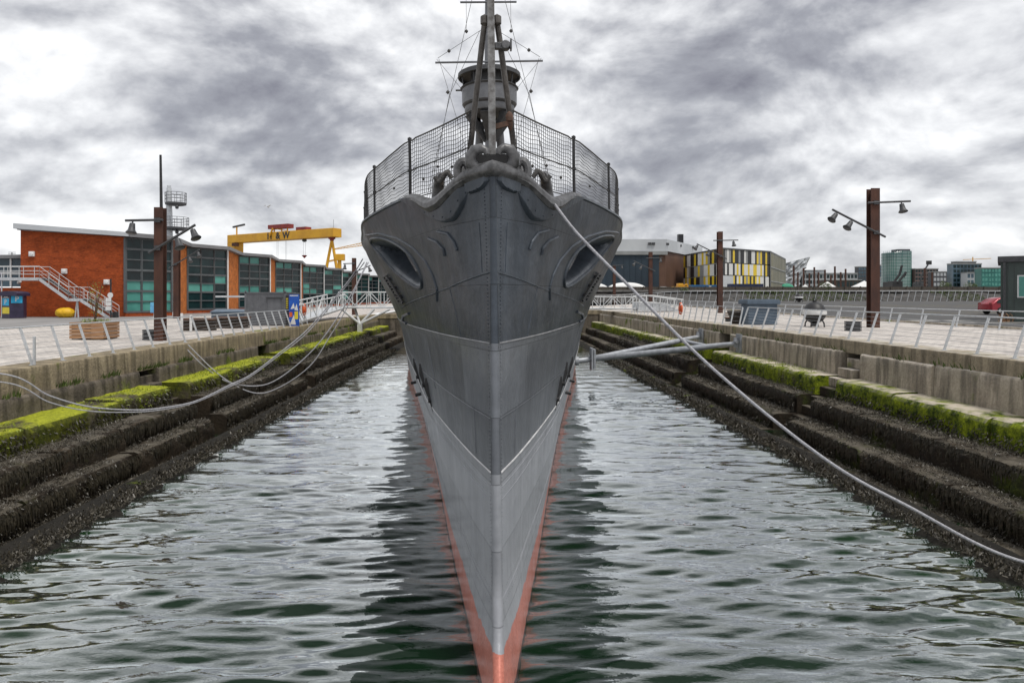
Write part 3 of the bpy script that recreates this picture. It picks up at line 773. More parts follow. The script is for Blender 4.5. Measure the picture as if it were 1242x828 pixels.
# doubling plates and rolled lips at the bow chocks
def patch(s0, s1, zlow, off, sg, n=46, rows=14):
    mbp = MB()
    def f(i, j):
        s = s0+(s1-s0)*i/(n-1); zt = zd(s); zl = min(zt-.02, zlow(s)); z = zl+(zt-zl)*(j/(rows-1))**1.3
        e = (0, .6, 1)[min(i,j,n-1-i,2)]*off
        return HP(s, z, sg, e)
    return mbp.grid(f, n, rows)
def lowline(px):
    P = sorted(inv(u, v, 599) for u, v in px); xs_l = [p[0] for p in P]; ys_l = [p[1] for p in P]; m_l = pchip_d(xs_l, ys_l)
    return P[0][0], P[-1][0], lambda s: pchip_e(xs_l, ys_l, m_l, s)
B0, B1, lowB = lowline([(629,233),(632,246),(637,258),(646,268),(656,269.5),(667,266),(680,259),(694,250),(710,241)])
A0, A1, lowA = lowline([(606.5,218),(610,229),(617,232.5),(625,235),(631,229)])
for sg in (-1, 1):
    hb('chock_plate', patch(B0, B1, lowB, .05, sg), 'ship_grey', smooth=True, angle=40)
    hb('stem_plate', patch(A0, A1, lowA, .045, sg, 24, 12), 'ship_grey', smooth=True, angle=40)
    mb = MB()
    for s, z in ((.17,6.42),(.24,6.40),(.31,6.40),(.38,6.40),(.55,6.32),(.75,6.2),(1.0,6.15),(1.3,6.2),(1.6,6.3)):
        mb = MB(); rivet(HP(s, z, sg, .051), .014); hb('rivet', mb, 'ship_grey')
    mb = MB(); mb.tube([HP(s, zd(s), sg, -.02) for s in [.02+.055*k for k in range(47)]], [.065+.05*math.exp(-((.02+.055*k-1.2)/.7)**2)+.02*math.exp(-((.055*k)/.5)**2) for k in range(47)], 10)
    hb('rolled_lip', mb, 'fairlead_metal', smooth=True)
    mb = MB(); mb.tube([HP(s, zd(s)+.012, sg, -.01) for s in [2.5+.25*k for k in range(30)]+[10+1.2*k for k in range(40)]], .035, 6)
    hb('gunwale', mb, 'ship_grey', smooth=True)
    # horned mooring chock behind the dip
    mb = MB()
    for e in (-1, 1):
        sc = 1.25+e*.42; x = hw(sc, 6.5)-.25
        mb.tube([(sg*x, sc+e*.1, 6.35), (sg*(x+.02), sc+e*.06, 6.60), (sg*x, sc-e*.02, 6.76), (sg*(x-.03), sc-e*.2, 6.82), (sg*(x-.05), sc-e*.3, 6.80)], [.13,.10,.085,.07,.045], 10)
    mb.box(min(sg*(hw(.8,6.4)-.12), sg*(hw(1.8,6.4)-.5)), max(sg*(hw(.8,6.4)-.12), sg*(hw(1.8,6.4)-.5)), .8, 1.75, 6.33, 6.42)
    hb('mooring_chock', mb, 'fairlead_metal', smooth=True, angle=60)
    mb = MB()      # coil of black rope lashed on the chock
    for k in range(4): mb.tube([(sg*(.58+.04*k+.15*t), .95+.10*k, 6.70+.08*math.sin(t*3.1+k)+.03*k) for t in [i/8 for i in range(9)]], .035, 7)
    hb('rope_coil', mb, 'rope_dark', smooth=True)
# bow fairlead with two mouths, capped, and an outer eye on either side
def torus(mbx, c, R1, r, sx=1, sz=1, n=22, m=9, tilt=0):
    pts = [(c[0]+R1*sx*math.cos(a), c[1]+tilt*math.sin(a), c[2]+R1*sz*math.sin(a)) for a in [2*PI*i/n for i in range(n)]]
    mbx.tube(pts, r, m, closed=True)
mb = MB()
for sg in (-1, 1): mb.tube([(sg*x,.30-.02*k,z) for k,(x,z) in enumerate([(.09,6.69),(.22,6.70),(.285,6.77),(.29,6.86),(.235,6.94),(.15,6.96),(.085,6.92),(.07,6.86)])], [.075,.085,.085,.08,.075,.065,.05,.035], 12)
mb.tube([(-.30,.28,6.68),(-.2,.22,6.65),(0,.18,6.66),(.2,.22,6.65),(.30,.28,6.68)], [.06,.08,.085,.08,.06], 10)
ff = hb('bow_fairlead', mb, 'fairlead_metal', smooth=True)
mb = MB(); mb.box(-.22,.22,.40,.62,6.55,6.92); hb('fairlead_back', mb, 'black_metal', ff)
mb = MB(); mb.box(-.075,.075,.24,.34,6.68,6.74); hb('roller', mb, 'galvanised', ff, bevel=.015)
for sg in (-1, 1):
    mb = MB(); torus(mb, (sg*.40,.52,6.72), .10, .06, .8, 1.3); hb('side_eye', mb, 'fairlead_metal', ff, smooth=True)
cs = [1.15,.95,.75,.55,.38,.24,.12,.04]
cp = [HP(q, zd(q)+.03, -1, -.02) for q in cs]+[(0,-.02,6.655)]+[HP(q, zd(q)+.03, 1, -.02) for q in cs[::-1]]
cr_ = [.04,.065,.08,.09,.10,.105,.105,.105]; mb = MB(); mb.tube(cp, cr_+[.105]+cr_[::-1], 12)
hb('stem_cap', mb, 'fairlead_metal', smooth=True)
# jackstaff on two struts
mb = MB(); mb.box(-.05,.05,.55,.65,6.5,10.1); js = hb('jackstaff', mb, 'worn_grey', bevel=.008)
for sg in (-1, 1):
    mb = MB(); mb.tube([(sg*.085,.66,8.80),(sg*.13,.72,8.5),(sg*.39,1.05,6.55)], .042, 10)
    mb.lathe([(.001,-.09),(.06,-.05),(.06,.05),(.001,.09)], (sg*.085,.64,8.82), 10); hb('strut', mb, 'strut_grey', js, smooth=True)
    mb = MB(); mb.tube([(sg*.42,1.05,6.9),(sg*.36,1.05,6.86),(sg*.44,1.08,6.7)], .05, 8); hb('strut_foot', mb, 'black_metal', js, smooth=True)
mb = MB(); mb.lathe([(.001,-.065),(.06,-.065),(.065,-.04),(.065,.05),(.05,.065),(.001,.065)], (.20,.62,8.46), 14, 'y'); mb.box(.05,.20,.58,.66,8.41,8.50); mb.box(.26,.285,.55,.69,8.40,8.54)
hb('steaming_lamp', mb, 'fairlead_metal', js, bevel=.01)
mb = MB(); mb.bar((.04,.6,7.34),(.27,.62,7.40),.05,.07); mb.lathe([(.02,0),(.05,.02),(.055,.1),(.03,.14),(.001,.16)], (.24,.62,7.40), 12); mb.lathe([(.001,-.12),(.03,-.08),(.045,0)], (.25,.62,7.40), 10)
hb('lantern', mb, 'rust_orange', js, smooth=True, angle=40)
# guard rails with netting
STN = [2.5,4.9,8,10.8,13.6,16.4,19.2,22,25,28,31,34]
def rp(s, h, sg):
    x = hw(s, zs_(s))-.05 if s > 2.5 else .30+(hw(2.5,6.64)-.35)*max(0,(s-.7)/1.8)
    return (sg*x, s+.15, zs_(s)+h)
for sg in (-1, 1):
    gr = bpy.data.objects.new('guard_rail', None); COL.objects.link(gr); gr.parent = ship
    for s in STN:
        mb = MB(); mb.tube([rp(s,-.1,sg), rp(s,1.0,sg)], .024, 8); x, y, z = rp(s,1.02,sg)
        mb.lathe([(.001,-.04),(.035,-.02),(.035,.02),(.001,.04)], (x,y,z), 8)
        x, y, z = rp(s,.5,sg); mb.lathe([(.001,-.04),(.035,-.02),(.035,.02),(.001,.04)], (x,y,z), 8)
        hb('stanchion', mb, 'black_metal', gr, smooth=True)
    path_s = [.70+.1*k for k in range(60)]+[6.7+.4*k for k in range(70)]
    for h, r in ((1.0,.013),(.5,.011),(.02,.010)):
        mb = MB(); mb.tube([rp(s, h-.03*math.sin(PI*((s*1.0)%2.8)/2.8), sg) for s in path_s], r, 5); hb('rail_wire', mb, 'rope_dark', gr)
    mb = MB()
    wob = lambda s, h: .018*math.sin(s*5+h*9)+.012*math.sin(s*13-h*5)
    for k in range(1, 17):
        h = k*.0595
        mb.tube([(lambda q: (q[0], q[1], q[2]+wob(s,h)*(1-abs(h-.5))))(rp(s, h-.03*math.sin(PI*((s*1.0)%2.8)/2.8), sg)) for s in path_s], .005, 3)
    s = .72
    while s < 34:
        mb.tube([(lambda q: (q[0], q[1]+wob(h*3,s), q[2]))(rp(s, h, sg)) for h in (.02,.33,.66,.98)], .005, 3); s += .062 if s < 5 else (.09 if s < 12 else .16)
    hb('netting', mb, 'net_black', gr)
    # odd lashings hanging on the net
    for s, h0, h1 in ((6.2,.0,.9),(9.4,.05,.95)):
        mb = MB(); mb.tube([rp(s,h0,sg), rp(s+.12,(h0+h1)/2,sg), rp(s-.05,h1,sg)], .014, 5); hb('lashing', mb, 'rope_dark', gr, smooth=True)
    for s in (1.2,2.05,3.4,1.6):
        x, y, z = rp(s, .25+.2*(s%1), sg); mb = MB(); mb.lathe([(.001,-.03),(.028,0),(.001,.03)], (x,y,z), 8); hb('net_knot', mb, 'rope_dark', gr, smooth=True)
# tripod mast and spotting top
FY = 22.2; px = 31/828
fm = MB(); fm.tube([(0,FY,6.2),(0,FY,16),(0,FY,21.5)], [.24,.2,.09], 14); fmast = hb('foremast', fm, 'grey_paint', smooth=True)
for sg in (-1, 1):
    mb = MB(); mb.tube([(sg*.42,FY+.2,12.9),(sg*.62,FY+1.0,10.6),(sg*.95,FY+2.0,6.2)], .19, 12); hb('mast_leg', mb, 'grey_paint', fmast, smooth=True)
mb = MB(); mb.lathe([(.3,13.55),(1.08,13.66),(1.13,13.75),(1.13,13.98),(1.24,14.06),(1.25,14.80),(1.20,14.82),(1.20,14.1),(.01,14.1)], (0,FY,0), 32); top = hb('spotting_top', mb, 'grey_paint', fmast, smooth=True, angle=30); top.location.z = -.36
mb = MB(); mb.lathe([(1.26,14.72),(1.33,14.78),(1.26,14.84)], (0,FY,0), 32); mb.lathe([(1.14,13.94),(1.20,14.0),(1.14,14.06)], (0,FY,0), 32); hb('top_rim', mb, 'dark_grey', top, smooth=True)
for k in range(6):
    a = k*PI/3+.3; mb = MB(); mb.tube([(.95*math.cos(a),FY+.95*math.sin(a),13.6),(.25*math.cos(a),FY+.25*math.sin(a),12.45)], [.26,.10], 4); hb('top_bracket', mb, 'dark_grey', top)
for k in range(8):
    a = k*PI/4+.2; mb = MB(); mb.tube([(1.18*math.cos(a),FY+1.18*math.sin(a),14.8),(1.24*math.cos(a),FY+1.24*math.sin(a),15.3)], .03, 6); hb('roof_post', mb, 'dark_grey', top)
mb = MB(); mb.lathe([(.01,15.62),(.7,15.60),(1.30,15.50),(1.42,15.43),(1.42,15.26),(1.37,15.24),(1.32,15.38),(.01,15.48)], (0,FY,0), 32); hb('top_roof', mb, 'dark_grey', top, smooth=True, angle=30)
mb = MB(); mb.lathe([(.01,14.5),(.85,14.5),(.85,15.45),(.01,15.45)], (0,FY,0), 16); hb('director', mb, 'dark_grey', top, smooth=True, angle=30)
mb = MB(); mb.box(-1.5,-1.24,FY-.6,FY-.5,14.55,14.6); mb.box(-.5,.5,FY-.05,FY+.05,13.2,13.3); hb('bracket', mb, 'dark_grey', top)
mb = MB(); mb.tube([(-2.42,FY-.3,15.55),(2.42,FY-.3,15.58)], .045, 8); hb('yard', mb, 'grey_paint', fmast, smooth=True)
mb = MB(); mb.tube([(-1.27,FY-.25,18.27),(1.27,FY-.25,18.26)], .045, 8); hb('yard', mb, 'grey_paint', fmast, smooth=True)
def rig(pts, blocks=()):
    mb = MB(); mb.tube(pts, .011, 4)
    for t in blocks:
        p = Vector(pts[0]).lerp(Vector(pts[-1]), t); mb.lathe([(.001,-.1),(.075,-.03),(.075,.03),(.001,.1)], p, 8)
    hb('rigging_line', mb, 'rope_dark', fmast)
for sg in (-1, 1):
    rig([(sg*2.3,FY-.3,15.75),(sg*.3,FY-.1,17.1)], (.25,)); rig([(sg*2.25,FY-.3,15.7),(sg*1.0,FY-2,11.2),(sg*.8,FY-2.6,9)], ())
    rig([(sg*.4,FY-.2,17.0),(sg*1.75,FY-1.2,13.8),(sg*2.6,FY-2,9.2),(sg*3.2,FY-3,6.6)], ()); rig([(sg*2.35,FY-.3,15.7),(sg*1.0,FY-.5,14.0)])
    rig([(sg*1.0,FY-.25,18.4),(sg*1.0,FY-.4,16.9)], (1.0,)); rig([(sg*1.9,FY-1.3,13.9),(sg*1.72,FY-1.25,13.95)], (.5,))
    rig([(sg*.15,FY,21),(sg*4.4,FY+6,6.4)])
# gun and breakwater behind the netting
mb = MB(); mb.lathe([(.9,6.33),(.9,6.5),(.6,6.55),(.5,7.2),(.01,7.25)], (0,14,0), 24); gun = hb('gun_mount', mb, 'grey_paint', smooth=True, angle=30)
mb = MB(); mb.lathe([(.01,-2.6),(.09,-2.6),(.08,-2.4),(.12,0),(.2,.3),(.2,.8),(.01,.8)], (0,14,7.35), 14, 'y'); hb('gun_barrel', mb, 'grey_paint', gun, smooth=True, angle=30)
mb = MB(); mb.prism([(-1,13.6),(1,13.6),(1,15.2),(-1,15.2)], 6.6, [7.6,7.6,7.9,7.9]); hb('gun_shield', mb, 'grey_paint', gun, bevel=.02)
mb = MB(); mb.prism([(-1.6,25.5),(1.6,25.5),(2.2,31),(-2.2,31)], 6.2, 8.6); hb('bridge_house', mb, 'grey_paint', bevel=.04)
# side fittings: rung ladders, discharge pipes, fender brackets
for sg in (-1, 1):
    a0, a1 = inv(472,334), inv(491,366); mb = MB()
    P = [(a0[0]+(a1[0]-a0[0])*t, a0[1]+(a1[1]-a0[1])*t) for t in [i/9 for i in range(10)]]
    for ds_ in (-.35,.35): mb.tube([HP(s+ds_, z, sg, .06) for s, z in P], .022, 6)
    for s, z in P: mb.tube([HP(s-.35,z,sg,.06), HP(s+.35,z,sg,.06)], .018, 6)
    for s, z in P[1::3]: mb.tube([HP(s-.35,z,sg,-.05), HP(s-.35,z,sg,.07)], .03, 6); mb.tube([HP(s+.35,z,sg,-.05), HP(s+.35,z,sg,.07)], .03, 6)
    hb('rung_ladder', mb, 'black_metal', smooth=True, angle=50)
    for (u, v) in ((520,470),(513,452),(506,444)):
        s, z = inv(u, v); mb = MB(); x, y, z = HP(s, z, sg)
        mb.tube([(x-sg*.06,y,z+.12),(x+sg*.015,y-.01,z+.12)], .085, 10); mb.tube([(x-sg*.06,y,z-.25),(x+sg*.01,y-.01,z-.25)], .05, 8)
        mb.tube([HP(s,z+.22,sg,.0), HP(s,z,sg,.01), HP(s,z-.5,sg,-.01)], [.03,.06,.015], 6)
        hb('discharge_pipe', mb, 'black_metal', smooth=True, angle=50)
    for (s, z) in ((10.5,2.3),(14,2.2)):
        mb = MB(); x, y, z = HP(s, z, sg); mb.tube([(x-sg*.05,y,z),(x+sg*.16,y,z-.05)], .05, 8); hb('eye_fitting', mb, 'black_metal')
    mb = MB(); mb.tube([HP(s, z, sg, .02) for s, z in path([(498,379),(491,382),(490,388),(495,391)], 5)], .03, 6); hb('handrail_loop', mb, 'ship_grey', smooth=True)

# ------------------------------------------------------------------ mooring ropes and the spar (things of their own)
def spline(P, n=14):
    P = [Vector(p) for p in P]; out_ = []
    for i in range(len(P)-1):
        p0, p1, p2, p3 = P[max(i-1,0)], P[i], P[i+1], P[min(i+2,len(P)-1)]
        for k in range(n):
            t = k/n; out_.append(.5*((2*p1)+(p2-p0)*t+(2*p0-5*p1+4*p2-p3)*t*t+(-p0+3*p1-3*p2+p3)*t**3))
    return out_+[P[-1]]
def rope(pts, r, mat, label, group=None):
    o = MB().tube(spline(pts), r, 8).build('mooring_rope', mat, smooth=True); return tag(o, label, 'rope', group)
Rr = lambda u, v, D: at(u, v, D)
rope([Rr(655,240,10.1),Rr(668,243,10.0),Rr(700,283,9.9),Rr(760,344,9.8),Rr(868,450,9.7),Rr(1000,556,9.7),Rr(1100,613,9.8),Rr(1242,681,10),(10.3,10.4,.75)], .0225, 'rope_white', 'thick pale mooring line dropping from the bow to the right dock steps')
near = [(440,314),(423,340),(376,396.5),(335,431),(303,455),(278,467),(238,486),(200,494),(164,497),(111,493.5),(61,480),(0,453)]
near2 = [(442,318),(423,343),(376,400),(335,433.5),(303,457),(278,469),(238,487.5),(200,496),(164,499.5),(111,498.5),(61,488),(0,463)]
Dn = [20.5,20.1,19.5,19.0,18.6,18.2,17.7,17.2,16.8,16.2,15.6,15.0]
for pts, lab, end, r in ((near,'pale sagging mooring line at the left, upper one of the pair to the near quay', (-13.0,14.2,3.3), .017), (near2,'pale sagging mooring line at the left, lower one of the pair to the near quay', (-12.9,13.9,3.2), .014)):
    rope([Rr(u,v,d) for (u,v),d in zip(pts,Dn)]+[end], r, 'rope_white', lab)
fa = [(222,418.5),(247,443.6),(275,462.5),(310,468),(338,459),(376,428),(404,393),(432,346),(445,318)]
fb = [(228,418),(268,456),(307,476),(338,470),(376,443.6),(400,408),(420,374.5),(438,335),(447,318)]
Df = [27.9,28.0,28.2,28.5,28.7,29.0,29.3,29.7,30.0]
rope([Rr(u,v,d) for (u,v),d in zip(fa,Df)], .026, 'rope_white', 'grey mooring line looping from the left fence to the ship, shallower loop')
rope([Rr(u,v,d) for (u,v),d in zip(fb,Df)], .022, 'rope_white', 'grey mooring line looping from the left fence to the ship, deeper loop')
sp_ = thing('mooring_spar', (13.1,39,2.5), 'grey steel A-frame spar holding the hull off the right dock wall', 'mooring spar')
apex = Vector(at(718,435,38.9)); tip = Vector(at(699,437.5,38.7)); fA = Vector((13.12,35.9,2.55)); fB = Vector((13.12,42.4,2.55))
for q, nm in ((fA,'arm'),(fB,'arm')):
    MB().tube([apex, apex.lerp(q,.72), apex.lerp(q,.9)+Vector((0,0,.02)), q], [.165,.165,.13,.11], 14).build(nm, 'spar_grey', sp_, smooth=True, angle=50)
MB().tube([apex.lerp(fA,.80), apex.lerp(fB,.80)], .12, 12).build('cross_tube', 'spar_grey', sp_, smooth=True, angle=50)
mb = MB(); mb.tube([tip, apex+Vector((.2,0,0))], .16, 12); mb.tube([tip-Vector((.05,0,0)), tip+Vector((.12,0,0))], .26, 12); mb.box(apex.x-.08,apex.x+.02,apex.y-.4,apex.y+.4,apex.z-.62,apex.z+.62); mb.box(apex.x+.06,apex.x+.16,apex.y-.4,apex.y+.4,apex.z-.55,apex.z+.55)
mb.build('end_flange', 'spar_grey', sp_, smooth=True, angle=40)
for q in (fA, fB):
    mb = MB(); mb.box(13.02,13.12,q.y-.35,q.y+.35,q.z-.62,q.z+.50); mb.box(12.8,13.05,q.y-.06,q.y+.06,q.z-.2,q.z+.3); mb.tube([(12.9,q.y-.2,q.z+.1),(12.9,q.y+.2,q.z+.1)], .09, 10)
    for a in (-.25,.25):
        for c_ in (-.45,.35): mb.tube([(13.0,q.y+a,q.z+c_),(13.05,q.y+a,q.z+c_)], .05, 6)
    mb.build('wall_bracket', 'spar_grey', sp_)
# ------------------------------------------------------------------ leaning quay railings
def railing(pts, label, zf, lean, h=1.02, step=1.38, r=.022, wires=6, mat='galvanised', taper=0):
    """posts leaning by vector lean along a polyline"""
    pts = [Vector((p[0],p[1],0)) for p in pts]
    root = thing('railing_fence', (pts[0].x, pts[0].y, zf(pts[0].x,pts[0].y)), label, 'fence', 'leaning steel railings')
    P = []
    for a, b in zip(pts[:-1], pts[1:]):
        n = max(1, round((b-a).length/step))
        for k in range(n): P.append(a.lerp(b, k/n))
    P.append(pts[-1]); tops = []; foots = []
    proto = None
    for p in P:
        z = zf(p.x,p.y); lv = Vector((lean[0],lean[1],h)); f0 = Vector((p.x,p.y,z)); foots.append(f0); tops.append(f0+lv)
        if proto is None:
            mb = MB(); mb.bar(f0, f0+lv, .022, .075, up=(lean[0],lean[1],0)); mb.box(p.x-.07,p.x+.07,p.y-.05,p.y+.05,z-.01,z+.014)
            proto = mb.build('post', mat, root); o0 = f0
        else:
            c = proto.copy(); COL.objects.link(c); c.parent = root; c.location = proto.location+(f0-o0)
    MB().tube([t+Vector((0,0,.02)) for t in tops], r, 8).build('top_rail', mat, root, smooth=True)
    mb = MB()
    for k in range(1, wires+1):
        t = k/(wires+1); mb.tube([f.lerp(q, t) for f, q in zip(foots, tops)], .0065, 4)
    mb.build('wires', mat, root)
    return root
zl = lambda x, y: ZL
railing([(-12.72,4.0),(-12.72,47.5)], 'leaning steel railing along the left quay edge in front of the brick hall', zl, (-.34,0))
railing([(13.62,4.0),(13.62,37.0)], 'long leaning steel railing along the right quay edge nearest the viewer', lambda x,y: 3.4, (.34,0))
railing([(13.62,37.4),(13.62,66)], 'thin leaning railing on the right quay between orange lifebuoy and gangway', lambda x,y: 3.4, (.2,0), r=.015, wires=3)
railing([(15.2,27.0),(20.5,27.5)] if False else [(24.6,30),(24.6,112)], 'low leaning railing between the right paving and the car park', zr, (.2,0), step=3.0, wires=2, h=.9)
railing([(16,118),(96,118)], 'far leaning railing in front of the stony embankment behind the car park', zr, (.35,-.1), h=1.75, step=1.15, r=.03, wires=1)

# ------------------------------------------------------------------ lamp posts of rusty H-beams with pipe arms
def lamp(x, y, z0, z1, label, arms, bw=.46):
    root = thing('lamp_post', (x,y,z0), label, 'lamp post', 'rusty beam lamp posts on the quays')
    mb = MB(); h = bw/2; t = .05
    mb.box(x-h,x+h,y-h,y-h+t,z0-.05,z1); mb.box(x-h,x+h,y+h-t,y+h,z0-.05,z1); mb.box(x-t/2,x+t/2,y-h+t,y+h-t,z0-.05,z1-.01)
    mb.box(x-h+.004,x-h+t,y-h+t,y+h-t,z0-.05,z1-.01) if False else None
    mb.build('post', 'rusty_steel', root)
    for (a, b, lamps) in arms:
        a = Vector((x+a[0], y-h-.07, z0+a[1])); b = Vector((x+b[0], y-h-.07, z0+b[1]))
        m2 = MB(); m2.tube([a, b], .055, 8); m2.box(x-.12,x+.12,y-h-.1,y-h,min(max(a.z,0),99)*0+(a.z+(b.z-a.z)*((x-a.x)/(b.x-a.x)))-.1,(a.z+(b.z-a.z)*((x-a.x)/(b.x-a.x)))+.1)
        arm = m2.build('arm', 'dark_grey', root, smooth=True, angle=50)
        for (t_, dx) in lamps:
            p = a.lerp(b, t_); m3 = MB()
            d = Vector((dx,-.25,-1)).normalized(); q = p+d*.14
            m3.tube([p, q], .035, 6); m3.tube([q, q+d*.16, q+d*.30, q+d*.42], [.11,.13,.15,.23], 12); m3.tube([q+d*.42,q+d*.45],[.23,.2],12)
            m3.build('floodlight', 'dark_grey', arm, smooth=True, angle=50)
def mk(u, v, Y, x, z0): X_, _, Z_ = at(u, v, Y); return (X_-x, Z_-z0)
def lamp_px(u, ybase, Y, vtop, label, arms, bw):
    x = (u-UC)*Y/F; z0 = ybase; z1 = EYE+(VC-vtop)*Y/F
    lamp(x, Y, z0, z1, label, [(mk(a[0],a[1],Y,x,z0), mk(b[0],b[1],Y,x,z0), l) for a, b, l in arms], bw)
lamp_px(1059, 3.4, 35.8, 229, 'tall rusty beam lamp post nearest on the right quay', [((1049,247),(1100,245),[(.78,.05)]), ((1070,288),(1006,255),[(.9,-.9),(.62,-.8)])], .46)
lamp_px(873, zr(22,66), 66, 281, 'rusty beam lamp post in front of the striped building', [((864,292),(894,291.5),[(.8,.05)]), ((880,314),(844,296),[(.95,-.8),(.55,-.6)])], .46)
lamp_px(789, zr(21,90), 90, 305.7, 'rusty beam lamp post in front of the blue hangar doors', [((783,313.5),(803,312.5),[(.85,.05)]), ((794,329),(768,316.5),[(.9,-.8),(.6,-.6)])], .46)
lamp_px(745, zr(22.8,126), 121, 321.4, 'farthest right rusty lamp post, beside the ship above white tents', [((741,322.5),(756,321.5),[(.85,.05)])], .46)
lamp_px(194.5, ZL, 29.5, 252, 'thick double-beam rusty lamp post nearest on the left quay', [((156,268.3),(201,267.5),[(.2,0)]), ((184,307.5),(240,273.5),[(.92,.5),(.6,.4)])], .38)
lamp_px(214.5, ZL, 60, 291.5, 'rusty lamp post before the orange brick pier of the hall', [((206.5,325.5),(244,303),[(.93,.4),(.65,.4)])], .46)
lamp_px(429.5, ZL, 72, 313, 'distant rusty lamp post near the left gangway', [((417,320),(431,319.5),[(.15,0)]), ((426,332),(450,322),[(.9,.4)])], .40)
x = (195.5-UC)*30.9/F
o = MB().tube([(x,30.9,ZL),(x+.02,30.9,8),(x-.03,30.9,EYE+(VC-188)*30.9/F)], [.09,.075,.05], 8).build('flagpole', 'black_metal', smooth=True); tag(o, 'slim bare black pole rising above the nearest left lamp post', 'pole')

# ------------------------------------------------------------------ brick hall with zigzag glass bays
ev = EYE+5.73
hall = thing('brick_hall', (-34.8,65,ZL), 'long red brick hall with zigzag glass bays and an outside stair', 'building')
mb = MB(); xl = at(25,0,65)[0]
mb.prism([(-34.8,65),(xl,65),(xl,66.2),(-34.8,66.2)], ZL, [ev-.05,EYE+6.55,EYE+6.55,ev-.05]); mb.build('gable_wall', 'brick_red', hall)
NB = 11
pts = [(-34.8,65.0),(-32.2,69)]
for k in range(NB): pts += [(-34.7,78+16*k),(-32.1,83+16*k)]
pts.append((-34.7,78+16*NB))
for i, (a, b) in enumerate(zip(pts[:-1], pts[1:])):
    a3 = Vector((a[0],a[1],0)); b3 = Vector((b[0],b[1],0)); d = (b3-a3).normalized(); nrm = Vector((d.y,-d.x,0)); L = (b3-a3).length
    far = i > 9
    if i % 2 == 1:
        q = [a3, b3, b3-nrm*.4, a3-nrm*.4]
        MB().prism([(p.x,p.y) for p in q], ZL, ev).build('brick_pier', 'brick_orange', hall)
        mb = MB(); p = a3+nrm*.12; mb.tube([(p.x,p.y,ZL),(p.x,p.y,ev)], .11, 8); mb.build('downpipe', 'white_paint', hall, smooth=True)
    else:
        # curtain wall: each row of panes, dark or obscured
        bay = MB(); rows = 7; cols = 3 if not far else 2
        z0 = ZL+.45; dz = (ev-.15-z0)/rows
        rg = random.Random(i)
        for r_ in range(rows):
            for c_ in range(cols):
                p, q = a3.lerp(b3, (c_+.02)/cols), a3.lerp(b3, (c_+.98)/cols)
                light = (r_ < 3 and i == 0) or (r_ == 2 and c_ < cols-1) or (r_ == 6 and i > 2 and c_ < cols-1) or rg.random() < .05
                z = z0+dz*r_
                off = nrm*(.002*rg.random())
                bay.add([(p.x+off.x,p.y+off.y,z+.03),(q.x+off.x,q.y+off.y,z+.03),(q.x,q.y,z+dz-.03),(p.x,p.y,z+dz-.03)], [(0,1,2,3)], 1 if light else 0)
        w_ = bay.build('window', ['glass_dark','glass_teal'], hall)
        fr = MB()
        for r_ in range(rows+1):
            z = z0+dz*r_; fr.bar(a3+nrm*.04+Vector((0,0,z)), b3+nrm*.04+Vector((0,0,z)), .14, .10 if r_ % 2 else .2)
        for c_ in range(cols+1):
            p = a3.lerp(b3, c_/cols)+nrm*.05; fr.bar(p+Vector((0,0,ZL+.4)), p+Vector((0,0,ev-.12)), .14 if c_ % cols else .34, .17)
        fr.build('frame', 'frame_grey', w_)
        q = [a3+nrm*.06, b3+nrm*.06, b3-nrm*.25, a3-nrm*.25]
        MB().prism([(p.x,p.y) for p in q], ZL, ZL+.42).build('plinth', 'brick_red', hall)
        # dim interior: back wall and floors
        m_ = MB(); q = [a3-nrm*1.6, b3-nrm*1.6]; m_.add([(q[0].x,q[0].y,ZL),(q[1].x,q[1].y,ZL),(q[1].x,q[1].y,ev),(q[0].x,q[0].y,ev)], [(0,1,2,3)]); m_.build('interior', 'dark_grey', w_)
ro = MB(); op = []
for i, p in enumerate(pts):
    ox = .75 if i % 2 == 0 else .55
    op.append((p[0]+ox, p[1]-(.35 if i else .5)))
poly = op+[(xl,pts[-1][1]),(xl,64.5)]
n = len(op)
ro.prism(poly, [ev-.05]*n+[ev+.6]*2, [ev+.34]*n+[ev+1.0]*2); ro.build('roof', 'fascia', hall)
mb = MB(); mb.prism([(-34.2,64.4),(xl-.3,64.4),(xl-.3,64.9),(-34.2,64.9)], [ev-.02,EYE+6.45,EYE+6.45,ev-.02], [ev+.36,EYE+6.95,EYE+6.95,ev+.36]); mb.build('verge', 'hangar_white', hall)
MB().box(xl+.1,-38,66.3,250,ZL,ev-.1).build('back_wall', 'brick_red', hall)
# annexe to the left: brick below, glass above
MB().box(-62,xl-.02,66.5,80,ZL,5.9).build('annexe_wall', 'brick_red', hall)
mb = MB(); mb.box(-62,xl-.05,66.45,66.6,6.0,8.7); aw = mb.build('window', 'glass_blue', hall)
mb = MB()
for k in range(10): mb.box(xl-.3-k*1.7,xl-.14-k*1.7,66.35,66.5,6,8.7)
mb.box(-62,xl-.05,66.34,66.5,7.3,7.42); mb.build('frame', 'white_paint', aw)
MB().prism([(-63,66),(xl-.02,66),(xl-.02,81),(-63,81)], [8.55,8.75,8.75,8.55], [8.8,9.1,9.1,8.8]).build('annexe_roof', 'fascia', hall)
for (u, v) in ((38.6,308),(78,329),(129.4,342)):
    X_, Y_, Z_ = at(u, v, 64.9); mb = MB(); mb.lathe([(.01,-.18),(.2,-.16),(.2,0),(.05,.1)], (X_,Y_,Z_), 12, 'y'); mb.box(X_-.26,X_+.26,Y_-.1,Y_+.08,Z_-.24,Z_+.24); mb.build('wall_light', 'white_paint', hall, bevel=.03)
